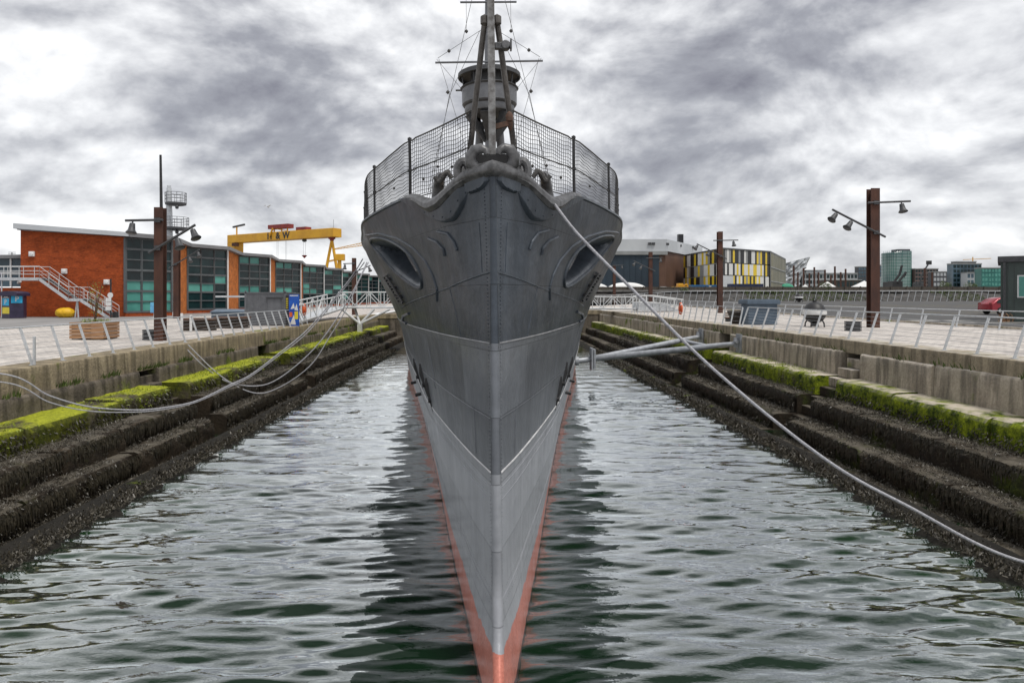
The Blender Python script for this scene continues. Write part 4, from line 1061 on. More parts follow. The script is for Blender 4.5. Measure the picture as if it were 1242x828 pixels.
# outside stair
st = bpy.data.objects.new('outside_stair', None); COL.objects.link(st); st.parent = hall
def sp63(u, v): return at(u, v, 63)
A, B, C_, D_, E_ = sp63(-40,337), sp63(54,337), sp63(89,362), sp63(103,362), sp63(139,384.5)
mb = MB()
for a, b in ((A,B),(B,C_),(C_,D_),(D_,E_)):
    for dy in (-.75,.75): mb.bar((a[0],63+dy,a[2]-.12),(b[0],63+dy,b[2]-.12),.06,.26)
for a, b in ((A,B),(C_,D_)): mb.bar((a[0],63,a[2]-.03),(b[0],63,b[2]-.03),1.44,.05)
mb.build('stringer', 'galvanised', st)
mb = MB()
for a, b in ((B,C_),(D_,E_)):
    for k in range(11):
        p = Vector(a).lerp(Vector(b), (k+.5)/11); mb.box(p.x-.15,p.x+.15,62.27,63.73,p.z-.05,p.z)
mb.build('tread', 'dark_grey', st)
mb = MB()
for dy in (-.75,.75):
    path_ = [A,B,C_,D_,E_]
    for h in (.35,.65,1.05): mb.tube([(p[0],63+dy,p[2]+h) for p in path_], .028 if h > 1 else .015, 6)
    for a, b, n in ((A,B,5),(B,C_,3),(C_,D_,2),(D_,E_,4)):
        for k in range(n+1):
            p = Vector(a).lerp(Vector(b), k/n); mb.tube([(p.x,63+dy,p.z-.1),(p.x,63+dy,p.z+1.05)], .025, 6)
mb.build('handrail', 'white_metal', st)
mb = MB()
for u in (91,95): mb.tube([at(u,385,62.5), at(u+(3 if u < 93 else -1),362,62.5)], .07, 8)
for u in (2,6): mb.tube([at(u-4,385,62.4), at(u-4,330,62.4)], .06, 8)
mb.build('stair_leg', 'galvanised', st)
mb = MB(); X_, Y_, Z_ = at(22,343,64.5); mb.bar((X_,Y_,Z_),(X_+.4,Y_-.3,Z_+.15),.2); mb.build('camera_housing', 'white_paint', hall)
X_ = at(205,0,76)[0]
mast = thing('lookout_mast', (X_,76,ev), 'grey steel mast with two round railed platforms rising behind the brick hall roof', 'mast')
mb = MB(); mb.tube([(X_,76,ev-1),(X_,76,14),(X_,76,EYE+(360-228)*76/F)], [.42,.36,.25], 14); mb.lathe([(.01,0),(.2,.0),(.2,.35),(.01,.4)], (X_,76,EYE+131*76/F), 12); mb.build('pole', 'galvanised', mast, smooth=True, angle=40)
for v0, rr_ in ((246,1.1),(276,1.35)):
    Z_ = EYE+(360-v0)*76/F; cx = X_+.75
    mb = MB(); mb.lathe([(rr_*.75,Z_-.3),(rr_,Z_-.22),(rr_,Z_),(.02,Z_)], (cx,76,0), 20); pf = mb.build('platform', 'dark_grey', mast, smooth=True, angle=30)
    mb = MB()
    for h in (.4,.75,1.1): mb.tube([(cx+rr_*math.cos(a),76+rr_*math.sin(a),Z_+h) for a in [2*PI*k/20 for k in range(20)]], .03, 5, closed=True)
    for k in range(12): a = 2*PI*k/12; mb.tube([(cx+rr_*math.cos(a),76+rr_*math.sin(a),Z_-.1),(cx+rr_*math.cos(a),76+rr_*math.sin(a),Z_+1.1)], .03, 5)
    mb.build('platform_rail', 'grey_paint', pf)
    mb = MB(); mb.lathe([(.01,-.5),(.16,-.45),(.2,-.2),(.05,0)], (cx+.5,75.2,Z_-.3), 10); mb.build('floodlight', 'dark_grey', pf, smooth=True)

# ------------------------------------------------------------------ things on the left quay
def boxpx(u0, u1, v0, v1, Y, depth):
    a = at(u0, v1, Y); b = at(u1, v0, Y); return a[0], b[0], Y, Y+depth, a[2], b[2]
# parking ticket machine
x0,x1,y0,y1,z0,z1 = boxpx(2,24,354,386,60,1.1); z0 = ZL
mid = x0+(x1-x0)*.62
tm = thing('ticket_machine', ((x0+x1)/2,60,ZL), 'dark navy parking ticket machine with two blue P signs and rounded top', 'ticket machine')
foot = [(x0,60),(mid,59.6),(x1,60.5),(x1-.2,61.2),(x0+.2,61.2)]
mb = MB(); mb.prism(foot, z0, z1-.35); mb.build('cabinet', 'purple_dark', tm, bevel=.04)
mb = MB(); ha = [(0,-.35),(0,-.12),(.12,.0),(.3,.06),(.5,.08),(.7,.06),(.88,.0),(1,-.12),(1,-.35)]
W = x1-x0+.1; mb.add([(x0-.05+W*a, yy, z1+h) for yy in (59.55,61.3) for a, h in ha], [tuple(range(9))[::-1], tuple(range(9,18))]+[(i,i+1,10+i,9+i) for i in range(8)]); mb.build('rounded_top', 'purple_dark', tm)
def facing(a, b, off): a = Vector((a[0],a[1],0)); b = Vector((b[0],b[1],0)); d = (b-a).normalized(); return a, d, Vector((d.y,-d.x,0))*off
for (a, b, t0, t1, h0, h1, m_, P) in ((foot[0],foot[1],.12,.9,1.13,1.75,'cyan_sign',.5),(foot[0],foot[1],.1,.95,.42,.98,'yellow_sign',0),(foot[1],foot[2],.1,.9,1.35,2.05,'cyan_sign',.55),(foot[0],foot[1],.3,.75,1.86,1.92,'white_paint',0),(foot[0],foot[1],.15,.9,1.79,1.82,'white_paint',0)):
    A_, d, o_ = facing(a, b, .012); L = (Vector((b[0],b[1],0))-A_).length
    p, q = A_+d*L*t0+o_, A_+d*L*t1+o_
    MB().prism([(p.x,p.y),(q.x,q.y),(q.x-o_.x,q.y-o_.y),(p.x-o_.x,p.y-o_.y)], ZL+h0, ZL+h1).build('sign_panel', m_, tm)
    if P:
        c = (p+q)/2+o_*.8; text('P', P*1.15, (c.x,c.y,ZL+(h0+h1)/2), (R(90),0,math.atan2(d.y,d.x)), 'white_paint', tm, bold=.012)
# planter
x0,x1,y0,y1,_,z1 = boxpx(84,125.5,390,412,30,1.3)
pl = thing('wooden_planter', ((x0+x1)/2,30,ZL), 'slatted timber planter box with a spindly shrub on the left quay', 'planter')
mb = MB()
for k in range(5):
    h0 = ZL+.06+k*.145; mb.box(x0,x1,30,30.05,h0,h0+.125); mb.box(x0,x1,31.25,31.3,h0,h0+.125); mb.box(x0,x0+.05,30.06,31.24,h0,h0+.125); mb.box(x1-.05,x1,30.06,31.24,h0,h0+.125)
mb.build('slats', 'wood', pl)
mb = MB(); mb.box(x1-.52,x1+.012,29.97,29.995,ZL+.05,ZL+.8); mb.build('board', 'wood', pl)
mb = MB(); mb.box(x0+.06,x1-.06,30.07,31.23,ZL+.02,ZL+.72); mb.build('soil', 'soil', pl)
mb = MB(); rg = random.Random(4); cx = (x0+x1)/2+.05
for k in range(9):
    a = rg.uniform(0,6.28); s = rg.uniform(.1,.5); hgt = rg.uniform(1.0,2.0)
    mb.tube([(cx,30.6,ZL+.7),(cx+s*.4*math.cos(a),30.6+s*.3*math.sin(a),ZL+.7+hgt*.5),(cx+s*math.cos(a),30.6+s*.6*math.sin(a),ZL+.7+hgt)], [.02,.014,.006], 5)
mb.build('stem', 'wood_dark', pl)
mb = MB()
for _ in range(700):
    a = rg.uniform(0,6.28); r0 = rg.random()**.5*(.65 if _ < 420 else .35); z = ZL+.72+(rg.random()*.16 if _ < 420 else rg.uniform(.3,1.9)*(1-.2*r0))
    p = Vector((cx+r0*math.cos(a), 30.6+r0*.7*math.sin(a), z)); d = Vector((rg.uniform(-1,1),rg.uniform(-1,1),rg.uniform(-.2,1))).normalized()*.08; s = Vector((rg.uniform(-1,1),rg.uniform(-1,1),0)).normalized()*.02
    mb.add([p-s,p+s,p+d], [(0,1,2)])
mb.build('leaves', 'moss', pl)
# short post, slatted pot
X_, Y_, Z_ = at(41.5,443,18.9); o = MB().box(X_-.03,X_+.03,18.87,18.93,ZL,ZL+.80).build('short_post', 'galvanised', bevel=.01); tag(o, 'short square steel post just behind the left railing', 'post')
def slat_pot(xc, y, z, w_, h, label):
    r_ = thing('slatted_pot', (xc,y,z), label, 'planter pot')
    mb = MB(); mb.prism([(xc-w_*.42,y-w_*.42),(xc+w_*.42,y-w_*.42),(xc+w_*.42,y+w_*.42),(xc-w_*.42,y+w_*.42)], z, z+h); mb.build('liner', 'black_metal', r_)
    mb = MB()
    for k in range(5):
        h0 = z+.02+k*h/5; mb.box(xc-w_/2,xc+w_/2,y-w_/2,y-w_/2+.025,h0,h0+h/5-.025); mb.box(xc-w_/2,xc-w_/2+.025,y-w_/2+.03,y+w_/2,h0,h0+h/5-.025); mb.box(xc+w_/2-.025,xc+w_/2,y-w_/2+.03,y+w_/2,h0,h0+h/5-.025)
    mb.build('slats', 'dark_grey', r_)
slat_pot(at(182,0,30)[0], 30, ZL, .46, .46, 'dark slatted square pot beside the nearest left lamp post')
slat_pot(at(1034.5,0,32)[0], 32, 3.4, .54, .46, 'dark slatted square pot beside the tall right lamp post')
# sign post with white discs
X_ = at(134,0,61.5)[0]; sg_ = thing('sign_post', (X_,61.5,ZL), 'black post with stacked white signs at the foot of the stair', 'sign post')
MB().box(X_-.05,X_+.05,61.5,61.6,ZL,ZL+5.9-3.1+.35*2).build('pole', 'black_metal', sg_)
for v, r_ in ((358,.25),):
    mb = MB(); mb.lathe([(.01,-.03),(r_,-.03),(r_,0),(.01,0)], (X_,61.48,EYE+(360-v)*61.5/F), 18, 'y'); mb.build('disc', 'white_paint', sg_)
for v in (363.5,368.5,374):
    z = EYE+(360-v)*61.5/F; MB().box(X_-.42,X_+.08,61.44,61.48,z-.17,z+.17).build('sign_plate', 'white_paint', sg_)
for u0,u1,lab in ((136,140.5,'black litter bin at the foot of the brick hall stair'),):
    a = boxpx(u0,u1,378,386,62,.5); o = MB().box(*a).build('litter_bin', 'black_metal', bevel=.04); tag(o, lab, 'bin')
# yellow tarpaulin bundle
mb = MB(); X_, Y_, Z_ = at(79,379,62.3)
def ty(i, j):
    a = 2*PI*j/24; t = -1+2*i/16; r_ = .52*(1-abs(t)**3.2)**.5 if abs(t) < 1 else 0
    r_ *= 1+.10*nz((t*2,math.cos(a),math.sin(a)), 1.6)
    return (X_+t*.82, Y_+r_*1.1*math.cos(a), ZL+.44+max(-.43, r_*.9*math.sin(a)))
mb.grid(ty, 17, 25); o = mb.build('wrapped_bundle', 'yellow_tarp', smooth=True, angle=180); tag(o, 'lumpy yellow tarpaulin bundle lying against the brick wall', 'bundle')
# tilted info panel
X_ = at(185,0,60)[0]; ip = thing('info_panel', (X_,60,ZL), 'tilted pale information panel on a thin stand before the glass bay', 'sign')
mb = MB(); mb.prism([(X_-.2,60),(X_+.35,60.3),(X_+.35,60.36),(X_-.2,60.06)], ZL+.5, ZL+1.4); mb.build('panel', 'sky_sign', ip)
mb = MB(); mb.tube([(X_,60.2,ZL),(X_+.05,60.2,ZL+.7)], .04, 6); mb.box(X_-.3,X_+.3,59.9,60.5,ZL,ZL+.04); mb.build('stand', 'white_metal', ip)
# grey cabin
x0,x1,y0,y1,_,z1 = boxpx(298,346,355.5,395,44.7,2.2)
cb_ = thing('site_cabin', ((x0+x1)/2,44.7,ZL), 'plain grey steel cabin with a recessed door on the left quay', 'cabin')
mb = MB(); mb.box(x0,x1,y0,y1,ZL+.02,z1)
for k in range(22): xx = x0+.08+k*(x1-x0-.16)/21; mb.box(xx-.02,xx+.02,y0-.02,y0-.001,ZL+.05,z1-.12)
mb.build('wall', 'grey_paint', cb_)
MB().box(x0-.04,x1+.04,y0-.05,y1+.05,z1,z1+.07).build('roof', 'grey_paint', cb_)
xa = x0+(x1-x0)*.56; MB().box(xa,xa+.86,y0-.04,y0-.021,ZL+.1,z1-.35).build('door', 'grey_paint', cb_, bevel=.01)
MB().box(xa-.1,xa+.98,y0-.12,y0-.005,z1-.33,z1-.26).build('door_canopy', 'dark_grey', cb_)
for xx in (x0,x1): MB().box(xx-.06,xx+.06,y0-.05,y0+.05,ZL,z1+.16).build('corner_post', 'grey_paint', cb_)
mb = MB(); mb.box(at(262,0,45)[0], x0-.07, 44.9,45.0, z1-.28,z1-.16); o = mb.build('barrier_arm', 'galvanised', cb_)
# totem poster
x0,x1,y0,y1,_,z1 = boxpx(350.5,362.5,357,394,44.2,.12)
tp = thing('poster_board', ((x0+x1)/2,44.2,ZL), 'tall blue poster board with white figures beside the grey cabin', 'poster')
MB().box(x0,x1,y0,y1,ZL,z1).build('board', 'blue_sign', tp)
yv = y0-.006
def figure(*a):
    MB().add(*a).build('white_figure', 'white_paint', tp)
mb = MB(); mb.box(x0+.05,x1-.05,yv,y0-.001,z1-.11,z1-.05); mb.build('title_stripe', 'white_paint', tp); figure([(x0+.1,yv,z1-.95),(x0+.3,yv,z1-.55),(x0+.38,yv,z1-.9)],[(0,1,2)]); figure([(x0+.35,yv,z1-1.0),(x0+.5,yv,z1-.6),(x1-.05,yv,z1-1.05)],[(0,1,2)])
figure([(x0+.05,yv,ZL+.1),(x0+.32,yv,ZL+.75),(x0+.45,yv,ZL+.1)],[(0,1,2)])
mb = MB(); mb.box(x0+.36,x1-.05,yv-.002,yv,ZL+.45,ZL+.95); mb.build('colour_patch', 'yellow_sign', tp)
mb = MB(); mb.box(x0+.02,x0+.22,yv-.002,yv,ZL+.6,ZL+.9); mb.build('colour_patch', 'orange_plastic', tp)
x0,x1,y0,y1,_,z1 = boxpx(346.5,350,358,392,44.6,.1); ns_ = thing('notice_board', (x0,44.6,ZL), 'narrow black notice board with yellow lines next to the blue poster', 'notice board')
MB().box(x0,x1,y0,y1,ZL,z1).build('board', 'black_metal', ns_)
mb = MB()
for k in range(6): mb.box(x0+.02,x1-.03,y0-.006,y0-.001,z1-.25-k*.12,z1-.2-k*.12)
mb.build('line_marks', 'yellow_sign', ns_)
# low slate-slab benches and grey tank
def slat_bench(u0, u1, v0, Y, label):
    x0,x1,y0,y1,_,z1 = boxpx(u0,u1,v0,405,Y,.9); b = thing('slab_bench', ((x0+x1)/2,Y,ZL), label, 'bench', 'stacked slab benches on the left quay')
    n = 6; dz = (z1-ZL)/n; rg = random.Random(int(u0)); mb = MB()
    for k in range(n-1): j = rg.uniform(0,.06); mb.box(x0+j,x1-j,Y+j,Y+.9,ZL+k*dz,ZL+k*dz+dz*.78)
    mb.build('slab_stack', 'brown_block', b, bevel=.01); MB().box(x0-.05,x1+.05,Y-.05,Y+.95,ZL+(n-1)*dz,z1).build('seat', 'wood_dark', b, bevel=.015)
    MB().box(x0+.1,x1-.1,Y+.08,Y+.8,ZL,z1-dz*1.05).build('core', 'black_metal', b)
slat_bench(219,256,386,38,'stacked dark slab bench behind the left railing, nearer the double lamp post')
slat_bench(260,297,384,41,'stacked dark slab bench behind the left railing, nearer the grey cabin')
x0,x1,y0,y1,_,z1 = boxpx(256,297,377.5,382,48,.8); tk = thing('storage_chest', ((x0+x1)/2,48,ZL), 'long low slate-blue chest with sloped lid left of the grey cabin', 'chest')
MB().box(x0,x1,48,49,ZL,z1-.1).build('body', 'slate_blue', tk, bevel=.02); MB().prism([(x0-.05,47.9),(x1+.05,47.9),(x1+.05,49.1),(x0-.05,49.1)], z1-.1, [z1,z1,z1+.15,z1+.15]).build('lid', 'slate_blue', tk, bevel=.02)
for u, h in ((220,1.0),(231,.9)):
    X_ = at(u,0,37)[0]; o = MB().box(X_-.06,X_+.06,37,37.1,ZL,ZL+h).build('white_bollard', 'white_paint', bevel=.02); tag(o, 'short white bollard behind the left railing, '+('taller one by the lamp post' if h > .95 else 'shorter one by the slab bench'), 'bollard')
def lifebuoy(x, y, z, sgx, label):
    r_ = thing('lifebuoy', (x,y,z), label, 'lifebuoy')
    mb = MB(); pts = [(x, y+.30*math.cos(a), z+.36*math.sin(a)) for a in [2*PI*k/22 for k in range(22)]]; mb.tube(pts, .075, 10, closed=True); mb.build('ring', 'orange_plastic', r_, smooth=True)
    mb = MB()
    for k in range(4):
        a = PI/4+k*PI/2; p = Vector((x, y+.30*math.cos(a), z+.36*math.sin(a))); t = Vector((0,-math.sin(a),math.cos(a))); mb.tube([p-t*.04,p+t*.04], .083, 10)
    mb.build('band', 'white_paint', r_, smooth=True)
    MB().lathe([(.01,-.05),(.2,-.05),(.24,0),(.2,.05),(.01,.05)], (x+sgx*.06,y,z), 14, 'x').build('housing', 'orange_plastic', r_, smooth=True)
lifebuoy(at(369,0,47.6)[0], 47.6, ZL+1.0, 1, 'orange lifebuoy at the far end of the left railing')
lifebuoy(at(825.5,0,48)[0], 48, 3.4+.78, -1, 'orange lifebuoy hanging on the right quay railing')

# ------------------------------------------------------------------ gangways
def truss_side(mb, a, b, h, n, rr_=.05):
    a = Vector(a); b = Vector(b); U = Vector((0,0,h))
    mb.tube([a,b], rr_*1.3, 6); mb.tube([a+U,b+U], rr_*1.2, 6)
    for k in range(n+1):
        p = a.lerp(b,k/n); mb.tube([p,p+U], rr_*.8, 6)
        if k < n:
            q = a.lerp(b,(k+1)/n)
            mb.tube([p+U,q] if k % 2 == 0 else [p,q+U], rr_*.7, 6)
gl = thing('gangway', (-13,55,ZL), 'white truss gangway ramping up the left quay and crossing to the ship', 'gangway')
mb = MB()
for xx in (-14.6,-13.0): truss_side(mb, (xx,46,ZL+.15), (xx,61,4.05), 1.15, 9, .045)
truss_side(mb, (-13.6,61,4.05), (-6.2,62,4.1), 1.35, 6); truss_side(mb, (-13.6,63,4.05), (-6.2,64,4.1), 1.35, 6)
mb.build('truss', 'white_metal', gl, smooth=True)
mb = MB(); mb.prism([(-14.6,46),(-13,46),(-13,61),(-14.6,61)], [ZL,ZL,3.95,3.95], [ZL+.1,ZL+.1,4.05,4.05]); mb.prism([(-14.6,61),(-6.2,61.6),(-6.2,64),(-14.6,63.6)], 3.95, 4.05); mb.build('walkway', 'galvanised', gl)
mb = MB(); P_ = Vector((-11.6,60.6,2.6))
for q in ((-13.2,60.6,3.9),(-10.4,61,3.9),(-9.0,61,3.9),(-12.4,62.5,3.9)): mb.tube([P_,q], .11, 8)
mb.box(-11.8,-11.4,60.4,60.8,1.6,2.6); mb.build('support_bracket', 'white_metal', gl); MB().box(-12.4,-11.2,60.28,60.9,1.3,1.62).build('bearing_block', 'dark_grey', gl)
grt = thing('gangway', (14,74,3.5), 'white truss gangway with steps between the ship and the right quay', 'gangway')
mb = MB(); truss_side(mb, (6.2,73,3.75),(15.6,73,3.75),1.25,8); truss_side(mb, (6.2,75,3.75),(15.6,75,3.75),1.25,8)
mb.build('truss', 'white_metal', grt, smooth=True); MB().box(6.2,15.7,73,75,3.62,3.74).build('walkway', 'galvanised', grt)
sw = bpy.data.objects.new('steps', None); COL.objects.link(sw); sw.parent = grt; mb = MB()
for yy in (72.2,75.2):
    mb.tube([(15.7,yy,5.1),(17.2,yy,5.15),(20.4,yy,4.7)], .06, 6); mb.tube([(15.7,yy,4.4),(17.2,yy,4.45),(20.4,yy,4.0)], .045, 6)
    for k in range(7): xx = 15.7+k*.75; mb.tube([(xx,yy,3.5),(xx,yy,5.15-max(0,k-2)*.1)], .045, 6)
mb.build('handrail', 'white_metal', sw)
mb = MB()
for k in range(4): mb.box(18.2+k*.45,18.65+k*.45,72.3,75.1,3.5,4.3-k*.2)
mb.box(15.7,18.2,72.3,75.1,3.5,4.35); mb.build('tread', 'galvanised', sw)

# ------------------------------------------------------------------ things on the right quay
def kettle(x, y, z, s, label):
    k = thing('mooring_buoy', (x,y,z), label, 'buoy', 'black buoys with a white band')
    mb = MB(); mb.lathe([(.02,1.42),(.10,1.42),(.10,1.34),(.16,1.33),(.32,1.26),(.46,1.12),(.545,.95),(.56,.90)], (x,y,z), 26); mb.build('cap', 'black_metal', k, smooth=True, angle=40)
    mb = MB(); mb.lathe([(.56,.90),(.60,.89),(.60,.66),(.56,.65)], (x,y,z), 26); mb.build('white_band', 'white_paint', k, smooth=True, angle=30)
    mb = MB(); mb.lathe([(.56,.65),(.53,.52),(.42,.36),(.28,.26),(.14,.20),(.14,.04),(.02,.04)], (x,y,z), 26); mb.build('base_bowl', 'black_metal', k, smooth=True, angle=40)
    for j in range(4):
        a = PI/4+j*PI/2; mb = MB(); mb.tube([(x+.36*math.cos(a),y+.36*math.sin(a),z+.42),(x+.48*math.cos(a),y+.48*math.sin(a),z+.2),(x+.5*math.cos(a),y+.5*math.sin(a),z)], .04, 6); mb.build('leg', 'black_metal', k)
    mb = MB(); torus(mb, (x,y,z+1.46), .07, .02, n=12, m=6); mb.build('lifting_eye', 'black_metal', k)
    return k
k0 = kettle(at(988,0,36.5)[0], 36.5, 3.4, 1, 'large black round buoy with white band on the right paving near the railing')
k1 = copy_tree(k0); X_ = at(969,0,104)[0]; k1.location = (X_,104,zr(X_,104)); k1['label'] = 'small-looking black buoy with white band at the far side of the car park'
x0,x1,y0,y1,_,z1 = boxpx(906,945.5,363,395,39,1.2)
bx = thing('storage_chest', ((x0+x1)/2,39,3.4), 'large slate-blue storage chest with overhanging lid behind the right railing', 'chest')
MB().prism([(x0+.1,39.05),(x1-.1,39.05),(x1-.1,40.2),(x0+.1,40.2)], 3.42, z1-.28).build('body', 'slate_blue', bx, bevel=.02)
mb = MB(); mb.prism([(x0-.02,38.9),(x1+.02,38.9),(x1+.02,40.35),(x0-.02,40.35)], z1-.28, z1-.05); mb.box(x0+.02,x1-.02,38.95,40.3,z1-.05,z1); mb.build('lid', 'slate_blue', bx, bevel=.03)
x0,x1,y0,y1,_,z1 = boxpx(888,905,376,396,40.5,1.2)
o = sweep([(y,z) for y, z in [(41.5,z1-.05),(40.6,z1),(40.45,z1-.2),(40.5,3.4)]], x0, x1, .12, .08, 1.6, 3, 1)
o.v = [(p[1],p[0],p[2]) for p in o.v]; o = o.build('stone_block', 'brown_block', smooth=True, angle=60); tag(o, 'rough dark brown block beside the slate-blue chest on the right quay', 'stone block')
x0,x1,y0,y1,_,z1 = boxpx(880.5,888,379,386,44,1.2); bn = thing('timber_bench', ((x0+x1)/2,44,3.4), 'small dark timber slat bench left of the rough brown block', 'bench')
for k in range(3): MB().box(x0,x1,44+.02*k,44.35,3.62+k*.14,3.7+k*.14).build('slat', 'wood_dark', bn)
MB().box(x0+.05,x1-.05,44.1,44.3,3.4,3.62).build('leg', 'black_metal', bn)
# green kiosk, turned towards the dock
kx0 = at(1210,0,44)[0]; zt = EYE+(360-311)*44/F
kk = thing('kiosk', (kx0,44,3.4), 'dark green clad cabin with flat roof at the right edge', 'kiosk')
fd = Vector((.80,-.60,0)); sd_ = Vector((.60,.80,0)); K0 = Vector((kx0,44,0))
def kq(a, b, c, d): return [tuple((K0+fd*x+sd_*y)[:2]) for x, y in ((a,c),(b,c),(b,d),(a,d))]
MB().prism(kq(.15,9,.15,6), 3.3, zt-.35).build('wall', 'kiosk_green', kk)
MB().prism(kq(0,9.2,0,6.2), zt-.38, zt).build('roof', 'dark_grey', kk, bevel=.02)
p = K0+fd*.35+sd_*.05; MB().tube([(p.x,p.y,3.4),(p.x,p.y,zt-.4)], .07, 8).build('downpipe', 'dark_grey', kk)
wz0, wz1 = EYE+(360-361)*44/F, EYE+(360-334)*44/F
wn_ = MB().prism(kq(1.0,2.6,.09,.148), wz0, wz1).build('window', 'white_metal', kk); MB().prism(kq(1.09,2.5,.08,.089), wz0+.09, wz1-.09).build('pane', 'glass_teal', wn_)
mb = MB()
for k in range(24):
    xx = .5+k*.34
    if not .9 < xx < 2.7: mb.prism(kq(xx,xx+.02,.135,.149), 3.4, zt-.4)
mb.build('cladding_joint', 'dark_grey', kk)
mb = MB(); rg = random.Random(9); X_ = kx0+.1
for _ in range(160):
    p = Vector((X_+rg.uniform(-.1,.7),43.8+rg.uniform(-.2,.2),3.4+rg.random()**2*.5)); d = Vector((rg.uniform(-1,1),rg.uniform(-1,1),1)).normalized()*.18; s = Vector((1,rg.uniform(-1,1),0)).normalized()*.03; mb.add([p-s,p+s,p+d],[(0,1,2)])
o = mb.build('dry_shrub', 'wood'); tag(o, 'dry brown weeds at the corner of the green cabin', 'shrub')
# parked car, nose towards the left
def car(xn, y, z, label):
    c = thing('parked_car', (xn+2,y,z), label, 'car'); L = 4.1
    prof_ = [(0,.35),(0.02,.62),(.12,.78),(.85,.93),(1.05,.96),(1.75,1.38),(2.1,1.46),(3.0,1.45),(3.5,1.32),(3.95,.98),(4.08,.9),(4.1,.45),(4.0,.3),(.1,.28)]
    def shell(y0, y1, pr, inset):
        mb = MB(); n = len(pr); vs = []
        for yy, k in ((y0,0),(y0+.12,1),(y1-.12,1),(y1,0)):
            for (px_, pz) in pr:
                t = max(0,(pz-.85)/.6)
                vs.append((xn+4.1-px_-(0 if k else (.06 if px_ < 2 else -.06)), y+ (yy if k or True else yy)*(1-inset*t), z+pz-(0 if k else .03)))
        fs = [(r*n+i, r*n+(i+1)%n, (r+1)*n+(i+1)%n, (r+1)*n+i) for r in range(3) for i in range(n)]
        fs += [tuple(range(n)), tuple(range(3*n,4*n))[::-1]]
        return mb.add(vs, fs)
    shell(-.86,.86,prof_,.18).build('body', 'car_red', c, smooth=True, angle=30, bevel=.02)
    gl_ = [(1.22,.98),(1.8,1.36),(2.1,1.42),(2.1,.98)]; g2 = [(2.2,.98),(2.2,1.42),(3.0,1.41),(3.55,1.15),(3.62,.98)]
    for g in (gl_, g2):
        mb = MB()
        for s_ in (-1,1):
            k = [(xn+4.1-a, y+s_*(.865)*(1-.18*max(0,(b-.85)/.6))+s_*.004, z+b) for a, b in g]; mb.add(k, [tuple(range(len(k)))])
        mb.build('side_window', 'glass_dark', c)
    mb = MB(); mb.add([(xn+3.02,y-.72,z+.985),(xn+3.02,y+.72,z+.985),(xn+2.36,y+.66,z+1.39),(xn+2.36,y-.66,z+1.39)],[(0,1,2,3)]); mb.build('windscreen', 'glass_dark', c)
    for px_ in (.75,3.3):
        for s_ in (-1,1):
            wl = MB().lathe([(.05,-.1),(.26,-.1),(.31,-.06),(.31,.06),(.26,.1),(.05,.1)], (xn+4.1-px_,y+s_*.80,z+.31), 20, 'y').build('wheel', 'tyre', c, smooth=True, angle=40)
            MB().lathe([(.02,-.02),(.18,-.015),(.2,.01),(.02,.02)], (xn+4.1-px_,y+s_*.90,z+.31), 16, 'y').build('rim', 'galvanised', wl)
    for s_ in (-1,1): MB().box(xn+.02,xn+.14,y+s_*.66-.12,y+s_*.66+.12,z+.78,z+1.0).build('tail_light', 'crane_red', c, bevel=.03)
    for s_ in (-1,1): MB().lathe([(.01,-.05),(.10,-.03),(.10,.03),(.01,.05)], (xn+4.0,y+s_*.62,z+.68), 12, 'x').build('headlight', 'white_metal', c)
    return c
car(at(1193.5,0,58)[0], 58, zr(42,58), 'dark red parked car partly hidden by the green cabin')

# ------------------------------------------------------------------ gulls and litter
def gull(x, y, z, span, label, flap):
    g = MB(); n = 10
    for t, r_ in ((0,0),): pass
    g.tube([(x-.22,y,z+.02),(x-.16,y,z+.03),(x-.05,y,z),(x+.08,y,z),(x+.2,y,z-.0),(x+.28,y,z)], [.015,.045,.075,.07,.035,.01], 8)
    for s_ in (-1,1):
        P = [(x, y+s_*.05, z+.04),(x-.04,y+s_*span*.25,z+.04+flap),(x+.02,y+s_*span*.5,z+.02+flap*.6)]
        g.add([(P[0][0]-.08,P[0][1],P[0][2]),(P[0][0]+.08,P[0][1],P[0][2]),(P[1][0]+.07,P[1][1],P[1][2]),(P[1][0]-.06,P[1][1],P[1][2]),(P[2][0]+.03,P[2][1],P[2][2])], [(0,1,2,3),(3,2,4)])
        g.add([(P[0][0]-.08,P[0][1],P[0][2]-.012),(P[0][0]+.08,P[0][1],P[0][2]-.012),(P[1][0]+.07,P[1][1],P[1][2]-.01),(P[1][0]-.06,P[1][1],P[1][2]-.01),(P[2][0]+.03,P[2][1],P[2][2]-.004)], [(0,3,2,1),(3,4,2)])
    o = g.build('gull', 'gull_white', smooth=True, angle=60); tag(o, label, 'gull'); return o
g = gull(0,0,0,1.25,'white gull gliding in the sky above the yellow gantry crane',.14); g.location = at(325,251,75); g.rotation_euler = (0,R(10),R(70))
X_, Y_, Z_ = at(257,548,21.5)
mb = MB(); mb.lathe([(.01,-.12),(.07,-.10),(.08,.0),(.07,.1),(.03,.14),(.03,.2),(.01,.2)], (0,0,0), 10, 'x'); mb.box(-.1,.06,-.09,.05,.02,.07); o = mb.build('plastic_litter', 'white_paint', smooth=True); o.location = (X_,Y_,.03); o.rotation_euler = (0,.2,.7); tag(o, 'crumpled white litter floating by the left dock wall', 'litter')
# floating weed scrap on the right
X_, Y_, Z_ = at(871,500,29.6); mb = MB(); rg = random.Random(2)
for _ in range(60):
    p = Vector((X_+rg.uniform(-.5,.5),Y_+rg.uniform(-.3,.3),.03)); d = Vector((rg.uniform(-1,1),rg.uniform(-1,1),.1))*.12; s = Vector((-d.y,d.x,0))*.4; mb.add([p-s,p+s,p+d],[(0,1,2)])
tag(mb.build('floating_weed', 'moss'), 'small bright green scrap of weed floating near the right wall', 'weed')
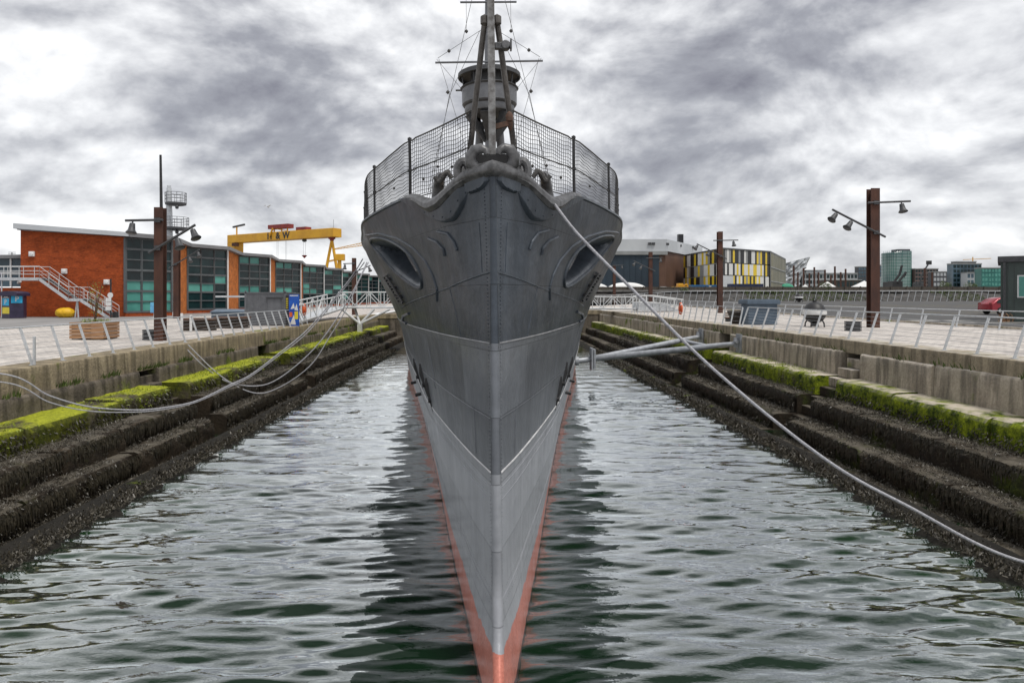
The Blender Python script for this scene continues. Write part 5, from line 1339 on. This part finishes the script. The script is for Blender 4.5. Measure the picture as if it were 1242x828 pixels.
# ------------------------------------------------------------------ far shore, right: embankment and buildings
o = sweep([(126.5,6.3),(124,6.2),(123.2,5.7),(121.6,4.9),(120.6,4.0)], 17, 170, .8, .30, .5, 5, 1); o.v = [(p[1],p[0],p[2]) for p in o.v]
tag(o.build('stone_embankment', 'riprap', smooth=True, angle=60), 'dark rubble stone bank behind the far railing of the car park', 'embankment')
bwall = thing('boundary_wall', (20,128,6), 'long dark boarded wall along the top of the stone bank', 'wall')
mb = MB(); mb.box(17,175,128,128.25,5.5,EYE+12.2*128/F); mb.build('board_face', 'plank_wall', bwall)
mb = MB()
for k in range(54): mb.box(17+k*2.9,17.2+k*2.9,127.85,127.99,5.5,EYE+12.2*128/F+.1)
mb.build('batten', 'plank_wall', bwall)
def fp(*uv): return [((u-UC)*Y/F, Y) for u, Y in uv]
def hz_(v, Y): return EYE+(VC-v)*Y/F
ZB = 5.5
# hangar
c = fp((700,230),(808.7,230),(852,272),(740,300)); H = hz_(290,230)
hg = thing('hangar', (c[1][0],c[1][1],ZB), 'huge hangar with white roof, dark blue doors and brown brick side', 'building')
zt_ = [H,H,hz_(300,272),H]
MB().prism(c, [hz_(304.5,230),hz_(304.5,230),hz_(313,272),H-4], zt_).build('upper_cladding', 'hangar_white', hg)
ci = [(c[0][0]+.3,c[0][1]+.6),(c[1][0]-.3,c[1][1]+.6),(c[2][0]-.5,c[2][1]-.1),(c[3][0],c[3][1]-1)]
MB().prism(ci, ZB, [hz_(304.5,230)+.2]*2+[hz_(313,272)+.2]*2).build('wall', 'hangar_brown', hg)
dx0, dx1 = at(700,0,230)[0], at(799.5,0,230)[0]
MB().box(dx0,dx1,230.2,230.55,ZB,hz_(309,230)).build('door', 'hangar_blue', hg)
mb = MB()
for k in range(14): x = dx0+k*(dx1-dx0)/14; mb.box(x,x+.25,230.1,230.19,ZB,hz_(309,230))
mb.build('door_rib', 'hangar_blue', hg)
MB().box(dx0,at(808.7,0,230)[0]+.2,229.6,230.15,hz_(309,230),hz_(304.5,230)-.02).build('lintel', 'panel_grey', hg)
mb = MB()
for u in (788,792.5,809.5,825,840): 
    Y = 229.8 if u < 805 else 230+(u-808.7)*.93-.5
    X_ = at(u,0,Y)[0]; z = hz_(295.5+max(0,(u-805)*.13),Y); mb.box(X_-.5,X_+.5,Y-.3,Y+.2,z-.4,z+.4)
mb.build('vent', 'dark_grey', hg)
x0, x1 = at(823,0,262)[0], at(829,0,262)[0]; MB().box(x0,x1,262,264,H-6,hz_(284,262)).build('chimney', 'panel_black', hg)
# striped building
A4 = [(829,240),(877,203),(934.5,222),(952.5,262)]; c = fp(*A4); tops = [hz_(310.6,240),hz_(302,203),hz_(306,222),hz_(315,262)]
sb = thing('striped_building', (c[1][0],c[1][1],ZB), 'boxy building clad in yellow, white and black vertical stripes', 'building')
back = ((c[0][0]+c[3][0])/2+12, 290)
ins = [(c[0][0]+.2,c[0][1]+.5),(c[1][0],c[1][1]+.7),(c[2][0]-.5,c[2][1]+.4),(c[3][0]-.4,c[3][1]),back]
MB().prism(ins, ZB, [t-.05 for t in tops]+[tops[3]]).build('wall', 'panel_grey', sb)
rg = random.Random(77)
ZC = hz_(348.3,203)
def clad(a, b, za, zb, n, skip=None):
    mb = MB(); rows = [(.0,.31),(.33,.63),(.655,1.0)]
    order = []
    for r_, (f0, f1) in enumerate(rows):
        last = -1; k = 0
        seq = []
        while len(seq) < n:
            m_ = rg.choice([q for q in (0,0,0,1,1,2,2,2,3) if q != last]); last = m_; seq += [m_]*rg.choice((1,1,2) if n < 34 else (1,2,2))
        for k in range(n):
            t0, t1 = k/n, (k+1)/n
            if skip and skip(r_, (t0+t1)/2): continue
            p = (a[0]+(b[0]-a[0])*t0, a[1]+(b[1]-a[1])*t0); q = (a[0]+(b[0]-a[0])*t1, a[1]+(b[1]-a[1])*t1)
            zt0, zt1 = za+(zb-za)*t0, za+(zb-za)*t1
            mb.add([(p[0],p[1],ZC+(zt0-ZC)*f0),(q[0],q[1],ZC+(zt1-ZC)*f0),(q[0],q[1],ZC+(zt1-ZC)*f1),(p[0],p[1],ZC+(zt0-ZC)*f1)], [(0,1,2,3)], seq[k])
    return mb
PM = ['panel_yellow','panel_white','panel_black','panel_grey']
clad(c[0], c[1], tops[0], tops[1], 20, None).build('cladding', PM, sb)
clad(c[1], c[2], tops[1], tops[2], 26, lambda r_, t: r_ == 0 and t < .2).build('cladding', PM, sb)
mb = MB(); mb.add([(c[2][0],c[2][1],ZB),(c[3][0],c[3][1],ZB),(c[3][0],c[3][1],tops[3]),(c[2][0],c[2][1],tops[2])],[(0,1,2,3)]); mb.build('side_cladding', 'olive_clad', sb)
mb = MB()
for k in range(15):
    t = k/14; x = c[2][0]+(c[3][0]-c[2][0])*t; y = c[2][1]+(c[3][1]-c[2][1])*t; mb.box(x-.12,x+.12,y-.25,y-.05,ZB,tops[2]+(tops[3]-tops[2])*t)
for f in (.33,.66): mb.bar((c[2][0],c[2][1]-.2,ZB+(tops[2]-ZB)*f),(c[3][0],c[3][1]-.2,ZB+(tops[3]-ZB)*f),.3)
mb.build('side_rib', 'panel_grey', sb)
MB().prism(fp((828.7,239.7),(877,202.6),(934.7,221.6),(953,262.3))+[back], [t-.02 for t in tops]+[tops[3]-.02], [t+.4 for t in tops]+[tops[3]+.4]).build('parapet', 'dark_grey', sb)
def lerp2(a, b, t): return (a[0]+(b[0]-a[0])*t, a[1]+(b[1]-a[1])*t)
p, q = lerp2(c[1],c[2],.0), lerp2(c[1],c[2],.2); MB().prism([(p[0],p[1]-.1),(q[0],q[1]-.1),(q[0],q[1]+.2),(p[0],p[1]+.2)], ZB, ZC+(tops[1]-ZC)*.31-.05).build('roller_door', 'hangar_white', sb)
# containers with lettering
def container(u0, u1, v0, v1, Y, mat, label, word=None):
    x0, x1 = at(u0,0,Y)[0], at(u1,0,Y)[0]; z0, z1 = hz_(v1,Y), hz_(v0,Y)
    k = thing('shipping_container', ((x0+x1)/2,Y,z0), label, 'container')
    mb = MB(); mb.box(x0,x1,Y,Y+2.4,z0,z1)
    n = 26
    for i in range(n): x = x0+.2+i*(x1-x0-.4)/n; mb.box(x,x+(x1-x0)/n*.5,Y-.04,Y-.001,z0+.15,z1-.15)
    mb.build('body', mat, k)
    if word: text(word, (z1-z0)*.75, ((x0+x1)/2+(x1-x0)*.13,Y-.06,(z0+z1)/2+.05), (R(90),0,0), 'white_paint', k, depth=.01, bold=.03)
container(839,874,345.4,353,165,'container_blue','mid-blue shipping container lettered roadferry beside the striped building','roadferry')
container(886,926,344.2,352,168,'container_navy','plain dark navy shipping container before the striped building')
# white tents behind the wall
def tent(u0, u1, v0, v1, Y, label, dome=True, peak=.5):
    x0, x1 = at(u0,0,Y)[0], at(u1,0,Y)[0]; z0, z1 = min(ZB,hz_(v1,Y)), hz_(v0,Y); mb = MB(); W = x1-x0
    if dome:
        mb.grid(lambda i, j: (x0+W*i/18, Y+W*.35*(1-math.cos(PI*j/8))/2*1.0, z0+(z1-z0)*(1-abs(2*i/18-1)**2.4)**.5*max(.0,math.sin(PI*(j+.0)/8))**.3), 19, 9)
    else:
        h = z0+(z1-z0)*.35; xm = x0+W*peak
        mb.prism([(x0,Y),(x1,Y),(x1,Y+W*.5),(x0,Y+W*.5)], z0, h)
        ring = [(x0-.2,Y-.2,h),(x1+.2,Y-.2,h),(x1+.2,Y+W*.5,h),(x0-.2,Y+W*.5,h)]; mids = [tuple((Vector(a)*.45+Vector((xm,Y+W*.25,z1))*.55)-Vector((0,0,(z1-h)*.12))) for a in ring]
        mb.add(ring+mids+[(xm,Y+W*.25,z1)], [(i,(i+1)%4,4+(i+1)%4,4+i) for i in range(4)]+[(4+i,4+(i+1)%4,8) for i in range(4)])
    o = mb.build('tent', 'tent_white', smooth=True, angle=50); tag(o, label, 'tent')
tent(706,742,343.5,353,150,'white domed tent beside the ship, farthest left of the tents')
tent(734,790,342.3,353,158,'wide white domed tent in front of the blue hangar doors')
tent(790,822,347.5,353,148,'low white canopy in front of the brown hangar side', True)
tent(990,1026,341,350,300,'white peaked tent left of the tall right lamp post', False)
tent(1028,1072,340,350,300,'white peaked tent behind the tall right lamp post', False, .6)
tent(968,990,344.5,350,290,'small white canopy next to the green tarpaulin', False)
tent(945,967,343.7,350,250,'x'); o = bpy.data.objects['tent.006']; o.name = 'tarpaulin_heap'; o.data.materials[0] = M['green_tarp']; tag(o, 'bright green tarpaulin heap beside the striped building', 'tarpaulin')
x0,x1 = at(815,0,152)[0], at(836,0,152)[0]
dg_ = thing('digger', (x0,152,ZB), 'low yellow digging machine parked before the striped building', 'digger')
mb = MB(); mb.box(x0+.3,x1-.3,152,154,6.2,7.3); mb.prism([(x0+1.4,152.1),(x0+2.6,152.1),(x0+2.6,153.7),(x0+1.4,153.7)],7.3,8.0); mb.build('body', 'yellow_paint', dg_, bevel=.1)
mb = MB(); mb.bar((x0+2.4,153,7.3),(x1-.2,153,7.9),.3); mb.bar((x1-.2,153,7.9),(x1+.1,153,6.8),.25); mb.build('arm', 'yellow_paint', dg_)
for k in range(2): MB().lathe([(.02,-.2),(.5,-.2),(.5,.2),(.02,.2)], (x0+.9+k*1.9,151.9,6.2), 14, 'y').build('wheel', 'tyre', dg_)

def block(name, u0, u1, v0, Y, depth, mat, label, floors=0, cols=0, gm_='glass_dark', frame=None, cat='building', skew=0):
    x0, x1 = at(u0,0,Y)[0], at(u1,0,Y)[0]; z1 = hz_(v0,Y)
    k = thing(name, ((x0+x1)/2,Y,ZB), label, cat)
    depth = min(depth, 7)
    MB().box(x0,x1,Y,Y+depth,ZB,z1).build('wall', mat, k)
    if floors:
        H_ = (z1-9)/floors
        for f in range(floors):
            mb = MB(); za = 9+H_*f+H_*.22; zb = 9+H_*f+H_*.85
            for c_ in range(cols):
                a = x0+(x1-x0)*(c_+.14)/cols; b = x0+(x1-x0)*(c_+.86)/cols; mb.box(a,b,Y-.12,Y-.01,za,zb)
            mb.build('window', gm_, k)
    MB().box(x0-.2,x1+.2,Y-.3,Y+depth,z1,z1+(z1-ZB)*.02+.3).build('parapet', 'panel_grey', k)
    return k, x0, x1, z1
block('office_block', 973, 1040, 332, 430, 30, 'city_white', 'long low white office block behind the row of dark posts', 3, 16)
block('office_block', 978, 1000, 328.5, 445, 20, 'hangar_white', 'white upper storey with saw roof above the low office block', 1, 5)
block('tower_block', 1041, 1053.5, 324, 700, 25, 'city_dark', 'dark slim tower block left of the tall lamp post', 7, 4, 'glass_blue')
block('tower_block', 1064, 1072, 322, 720, 25, 'city_dark', 'narrow dark tower block just right of the tall lamp post', 7, 3, 'glass_blue')
block('domed_hall', 1068, 1080, 336, 650, 20, 'city_white', 'small pale hall with a pointed roof left of the glass tower', 2, 4)
o_, x0, x1, z1 = block('office_block', 1110, 1138, 326.5, 600, 40, 'city_brown', 'brown brick block beside the tall glass tower', 6, 8)
block('office_block', 1132, 1156, 330, 560, 40, 'city_dark', 'dark block with white grid front right of the brown block', 4, 6, 'city_white')
block('office_block', 1156, 1190.5, 320.5, 520, 40, 'glass_blue', 'wide blue-grey glass office block with stepped roof', 6, 8, 'glass_dark')
block('roof_house', 1161, 1184, 318, 523, 30, 'city_dark', 'dark plant room on top of the blue-grey office block')
block('office_block', 1173, 1190, 331, 510, 8, 'city_white', 'low white-framed front at the foot of the blue-grey office block', 3, 4, 'glass_blue')
block('office_block', 1190.5, 1214, 325.5, 480, 40, 'glass_green', 'green glass office block next to the dark green cabin', 5, 6, 'glass_teal')
block('warehouse', 1000, 1045, 340, 380, 20, 'plank_wall', 'low dark warehouse behind the white peaked tents', 1, 9)
# glass tower with rounded ends
Y = 600; cx = at(1095,0,Y)[0]; a_ = 15*Y/F; zt2 = hz_(304,Y)
gt = thing('glass_tower', (cx,Y,ZB), 'tall pale green glass tower on the skyline', 'tower')
def oval(s): return [(cx+s*a_*math.copysign(abs(math.cos(t))**.5,math.cos(t)), Y+10+s*9*math.copysign(abs(math.sin(t))**.7,math.sin(t))) for t in [2*PI*k/28 for k in range(28)]]
MB().prism(oval(1), ZB, [zt2-(1.5 if p[0] < cx-4 else 0) for p in oval(1)]).build('glass_facade', 'glass_tower', gt)
mb = MB()
for f in range(15):
    z = ZB+(zt2-ZB)*f/15; ring = oval(1.012); mb.tube([(p[0],p[1],z) for p in ring], .16, 4, closed=True)
for p in oval(1.015)[14:]: mb.tube([(p[0],p[1],ZB),(p[0],p[1],zt2)], .13, 4)
mb.build('floor_band', 'glass_green', gt)
MB().box(cx-2,cx+9,Y+4,Y+14,zt2-.5,zt2+1.6).build('plant_room', 'city_dark', gt)
# angular metal museum
Y = 420; an = thing('angular_museum', (at(966,0,Y)[0],Y,ZB), 'angular silver building with a sharp overhanging prow', 'building')
ou = [(949,350),(950,320),(983,311.5),(979,322),(967,350)]
fr_ = [at(u,v,Y) for u, v in ou]; bk = [at(u-6,v+1.5,Y+30) for u, v in ou]
mb = MB(); n = 9
# faceted front: shards of alternating tilt
def q_(s, t):
    l = Vector(fr_[0]).lerp(Vector(fr_[1]), t); top_ = t
    r1 = Vector(fr_[4]).lerp(Vector(fr_[3]), min(1,t/.75)) if t < .75 else Vector(fr_[3]).lerp(Vector(fr_[2]), (t-.75)/.25)
    p = l.lerp(r1, s); return p
rg = random.Random(3); NG = 13
V = [[q_(i/NG, j/NG)+Vector((0,rg.uniform(-1.4,1.4),0)) for j in range(NG+1)] for i in range(NG+1)]
for i in range(NG):
    for j in range(NG):
        mb.add([V[i][j],V[i+1][j],V[i+1][j+1],V[i][j+1]], [(0,1,2),(0,2,3)], rg.choice((0,0,1,2)))
mb.build('shard_cladding', ['hangar_white','panel_grey','city_white'], an)
mb = MB(); mb.add([tuple(Vector(p)+Vector((0,2,0))) for p in fr_]+bk, [(0,1,2,3,4),(9,8,7,6,5)]+[(i,(i+1)%5,5+(i+1)%5,5+i) for i in range(5)]); mb.build('wall', 'panel_grey', an)
# row of dark steel posts
pp = None
spots = [(963,322,300),(968,330,340),(975,325,320),(982,331,350),(988,324,330),(993,330,345),(1001,327,330),(1008,333,350),(1013,323,320),(1020,330,340),(1026,326,330),(1122,325,330),(1131,330,340)]
words = ['first','second','third','fourth','fifth','sixth','seventh','eighth','ninth','tenth','eleventh']
for i, (u, v, Y) in enumerate(spots):
    X_ = at(u,0,Y)[0]; h = hz_(v,Y)
    o = MB().box(X_-.32,X_+.32,Y,Y+.6,ZB,h).build('steel_post', 'rusty_steel')
    tag(o, (words[i]+' dark post counting right from the angular silver building') if i < 11 else ('thin dark post before the brown block, '+('nearer the glass tower' if i == 11 else 'nearer the dark grid front')), 'post', 'dark posts on the far shore')
# cranes and excavator booms on the far shore
def boom(name, pts, r, mat, label, cat='crane', lattice=False):
    k = thing(name, (at(*pts[0])[0],pts[0][2],ZB), label, cat)
    P = [Vector(at(*p)) for p in pts]
    mb = MB(); mb.tube(P, r, 6); mb.build('boom', mat, k)
    b = P[0]; MB().box(b.x-2.2,b.x+2.2,b.y,b.y+4,ZB,b.z+.8).build('body', mat, k, bevel=.2)
    return k
boom('excavator', [(1083,344,300),(1091,333,300),(1094,322,300)], .55, 'black_metal', 'black excavator with steep boom before the glass tower, left one')
boom('excavator', [(1089,343,296),(1099,330,296),(1096,336,296)], .5, 'black_metal', 'black excavator with lower boom before the glass tower, right one')
cc = boom('crawler_crane', [(1116,344,420),(1118,333,420),(1127,318.5,420)], .5, 'dark_grey', 'dark crawler crane with raised jib beside the brown block')
p = Vector(at(1127,318.5,420)); MB().box(p.x-1.3,p.x+1.3,p.y-.5,p.y+1,p.z-1.2,p.z+1.2).build('jib_head', 'black_metal', cc)
tcr = thing('tower_crane', (at(1185,0,900)[0],900,ZB), 'pale yellow tower crane jib far off above the blue-grey office block', 'crane')
a, b = Vector(at(1168,315,900)), Vector(at(1202,313.5,900)); MB().tube([a,b], .5, 4).build('jib', 'yellow_paint', tcr); m_ = a.lerp(b,.35); MB().tube([(m_.x,900,ZB),(m_.x,900,m_.z+3)], .6, 4).build('mast', 'yellow_paint', tcr)
mb = MB(); rg = random.Random(6)
for _ in range(5000):
    x = rg.uniform(16,150); p = Vector((x, 119.5+rg.uniform(0,3.4), 0)); p.z = 4.2+(p.y-119.5)*.5+rg.uniform(0,.2)
    if nz(p,.12,4) < .12: continue
    d = Vector((rg.uniform(-1,1),rg.uniform(-.6,.2),1)).normalized()*.35; s = Vector((1,0,0))*.08; mb.add([p-s,p+s,p+d],[(0,1,2)])
tag(mb.build('grass', 'foliage'), kind='stuff')
def bush(u, v, Y, r_, label, n=420):
    X_, _, Z_ = at(u, v, Y); mb = MB(); rg = random.Random(int(u*7))
    for _ in range(n):
        d = Vector((rg.gauss(0,1),rg.gauss(0,1),rg.gauss(0,.8))).normalized()*r_*(.35+.65*rg.random()); d.x *= 1.5
        p = Vector((X_,Y,Z_))+d*(1+.35*nz(d,1.2/r_)); t = Vector((rg.uniform(-1,1),rg.uniform(-1,1),rg.uniform(-1,1))).normalized(); s = t.cross(Vector((0,0,1)))*r_*.13; mb.add([p-s,p+s,p+t*r_*.22],[(0,1,2)])
    tag(mb.build('bush', 'foliage'), label, 'bush')
bush(1002,346.5,126,.8,'small green bush on the bank below the white peaked tent'); bush(830,352.5,124,.7,'small green bush on the bank before the striped building'); bush(735,354,125,.7,'small green bush on the bank near the ship')
bush(1147,346,300,2.2,'round dark bush before the dark grid-front block'); bush(1178,346,300,2.0,'round dark bush before the blue-grey office block')

# ------------------------------------------------------------------ far shore, left: gantry cranes
gc = thing('gantry_crane', (at(340,0,530)[0],530,ZL), 'giant yellow gantry crane lettered H & W with red trolleys', 'crane')
Lp = Vector((*fp((275.5,560))[0],0)); Rp = Vector((*fp((404,500))[0],0)); dv = (Rp-Lp).normalized(); nv_ = Vector((dv.y,-dv.x,0))
zt3 = hz_(276.2,500); zb3 = hz_(287,500)
mb = MB(); q = [Lp,Rp,Rp-nv_*9,Lp-nv_*9]; mb.prism([(p.x,p.y) for p in q], zb3, zt3); mb.build('girder', 'yellow_paint', gc, bevel=.3)
mb = MB(); a = Lp; b = Lp+dv*9; b2 = Lp+dv*5
mb.add([(a.x,a.y,zb3+.01),(b.x,b.y,zb3+.01),(b2.x+dv.x*3.5,b2.y+dv.y*3.5,ZL),((Lp+dv*4).x,(Lp+dv*4).y,ZL)]+[tuple(Vector(p)-nv_*8.9) for p in ((a.x,a.y,zb3+.01),(b.x,b.y,zb3+.01),(b2.x+dv.x*3.5,b2.y+dv.y*3.5,ZL),((Lp+dv*4).x,(Lp+dv*4).y,ZL))], [(0,1,2,3),(7,6,5,4),(0,4,5,1),(1,5,6,2),(2,6,7,3),(3,7,4,0)]); mb.build('fixed_leg', 'yellow_paint', gc)
mb = MB(); h = Rp-dv*5.5-nv_*4.5
mb.tube([(h.x,h.y,zb3-1.5),(h.x-8.5,h.y,ZL)], [1.0,1.3], 10); mb.tube([(h.x,h.y,zb3-1.5),(h.x+7.5,h.y,ZL)], [1.0,1.3], 10); mb.build('hinged_leg', 'yellow_paint', gc)
MB().lathe([(.1,zb3-2.6),(1.6,zb3-2.4),(1.6,zb3-1.4),(2.6,zb3-1.2),(2.6,zb3-.05)], (h.x,h.y,0), 14).build('leg_joint', 'crane_red', gc)
b = Lp+dv*8+nv_*.4; MB().bar((b.x,b.y,zb3-1.6),(b.x+dv.x*5,b.y+dv.y*5,zb3-1.6),3,2.6).build('cable_drum', 'rusty_steel', gc)
def gpt(u, z, off=-.4):
    """point on the girder's near face at photo column u"""
    best = min(range(1001), key=lambda i: abs(UC+F*(Lp.lerp(Rp,i/1000)).x/(Lp.lerp(Rp,i/1000)).y-u)); p = Lp.lerp(Rp,best/1000)-nv_*off; return Vector((p.x,p.y,z))
ang = math.atan2(dv.y,dv.x); zm = (zt3+zb3)/2
for ch, u in (('H',327),('&',337),('W',347)): 
    p = gpt(u, zm-.1, -.12); text(ch, 7.2, p, (R(90),0,ang), 'black_metal', gc, depth=.05, bold=.22)
tr = MB(); a, b = gpt(323.5,0,4), gpt(348,0,4); tr.bar((a.x,a.y,zt3+4.2),(b.x,b.y,zt3+4.2),6,3.2); tr1 = tr.build('trolley', 'crane_red', gc, bevel=.2)
tr = MB()
for u in (329,338,345): p = gpt(u,0,3); tr.bar((p.x,p.y,zt3),(p.x,p.y,zt3+2.6),.9)
p, q = gpt(331.5,zt3+2.7,-.6), gpt(327.5,zb3+2.5,-.6); tr.bar(p,q,1.1,1.0); p, q = gpt(332,zt3+2.6,2), gpt(346,zt3+.2,2); tr.bar(p,q,.5); tr.build('trolley_frame', 'yellow_paint', tr1)
a, b = gpt(357.5,0,4), gpt(369.5,0,4); tr = MB(); tr.bar((a.x,a.y,zt3+1.3),(b.x,b.y,zt3+1.3),6,2.4); tr.build('trolley', 'crane_red', gc, bevel=.2)
mb = MB(); p = gpt(283.5,0,3); mb.tube([(p.x,p.y,zt3),(p.x,p.y,zt3+6.8)], .6, 8); mb.build('service_crane', 'yellow_paint', gc); q = gpt(279,0,3); q2 = gpt(293,0,3); MB().bar((q.x,q.y,zt3+6.6),(q2.x,q2.y,zt3+8),1.2,1.4).build('service_jib', 'dark_grey', gc)
mb = MB()
for u in (331,332.5,341.5,343,363.3,365.8): p = gpt(u,0,4); mb.tube([(p.x,p.y,zb3),(p.x,p.y,zb3-(14 if u > 360 else 24))], .09, 4)
mb.build('hoist_cable', 'panel_grey', gc)
p = gpt(364.5,0,4); MB().lathe([(.1,-2.2),(1.7,-1.6),(1.9,-.6),(1.2,0),(.1,0)], (p.x,p.y,zb3-.2), 12).build('hoist_block', 'dark_grey', gc); MB().lathe([(.1,-2.2),(.7,-1.6),(2.2,0),(.1,.3)], (p.x,p.y,zb3-12.5), 12).build('hook', 'crane_red', gc)
mb = MB(); p = gpt(401,0,3); mb.tube([(p.x,p.y,zt3),(p.x,p.y,zt3+6.5)], .12, 4); mb.build('aerial', 'dark_grey', gc)
jc = thing('jib_crane', (at(409,0,430)[0],430,ZL), 'smaller yellow crane with a long lattice jib behind the gantry crane leg', 'crane')
a, b = Vector(at(403,303,430)), Vector(at(452,296,430)); a2, b2 = a+Vector((0,0,.4)), b+Vector((0,0,2.2))
mb = MB(); mb.tube([a,b], .22, 5); mb.tube([a2,b2], .22, 5)
for k in range(14): p, q = a.lerp(b,k/14), a2.lerp(b2,(k+.5)/14); mb.tube([p,q], .13, 4); mb.tube([q,a.lerp(b,(k+1)/14)], .13, 4)
mb.build('jib', 'yellow_paint', jc); X_, _, Z_ = at(411,311,430); MB().box(X_-2.2,X_+3.2,430,434,Z_-2.5,Z_+1.6).build('machine_house', 'yellow_paint', jc, bevel=.2); MB().tube([(X_,432,ZL),(X_,432,Z_-2)], [1.6,1.2], 8).build('tower', 'yellow_paint', jc); MB().bar((X_-8,432,Z_-3.2),(X_+2,432,Z_-1),1,1).build('ballast_arm', 'yellow_paint', jc)
Y = 255; x0 = at(466,0,Y)[0]; bs = thing('blue_shed', (x0,Y,ZL), 'small blue shed beyond the end of the brick hall', 'shed'); MB().box(x0,x0+8,Y,Y+10,ZL,hz_(349,Y)).build('wall', 'container_blue', bs); MB().prism([(x0-.4,Y-.4),(x0+8.4,Y-.4),(x0+8.4,Y+10),(x0-.4,Y+10)], hz_(349,Y), [hz_(347,Y),hz_(345,Y),hz_(345,Y),hz_(347,Y)]).build('roof', 'blue_sign', bs)
o = MB().box(at(473,0,200)[0]-.4,at(473,0,200)[0]+.4,200,200.6,ZL,hz_(337,200)).build('steel_beam', 'rusty_steel'); tag(o, 'rust-brown beam near the blue shed beyond the brick hall', 'beam')
# far aerial left of the hall
X_ = at(14.5,0,90)[0]; o = MB(); o.tube([(X_,90,ZL),(X_,90,hz_(306,90))], .06, 6); 
for v in (306,308): o.tube([(X_-.5,90,hz_(v,90)),(X_+.5,90,hz_(v,90))], .03, 5)
tag(o.build('aerial', 'dark_grey'), 'small rooftop aerial left of the brick gable', 'aerial')
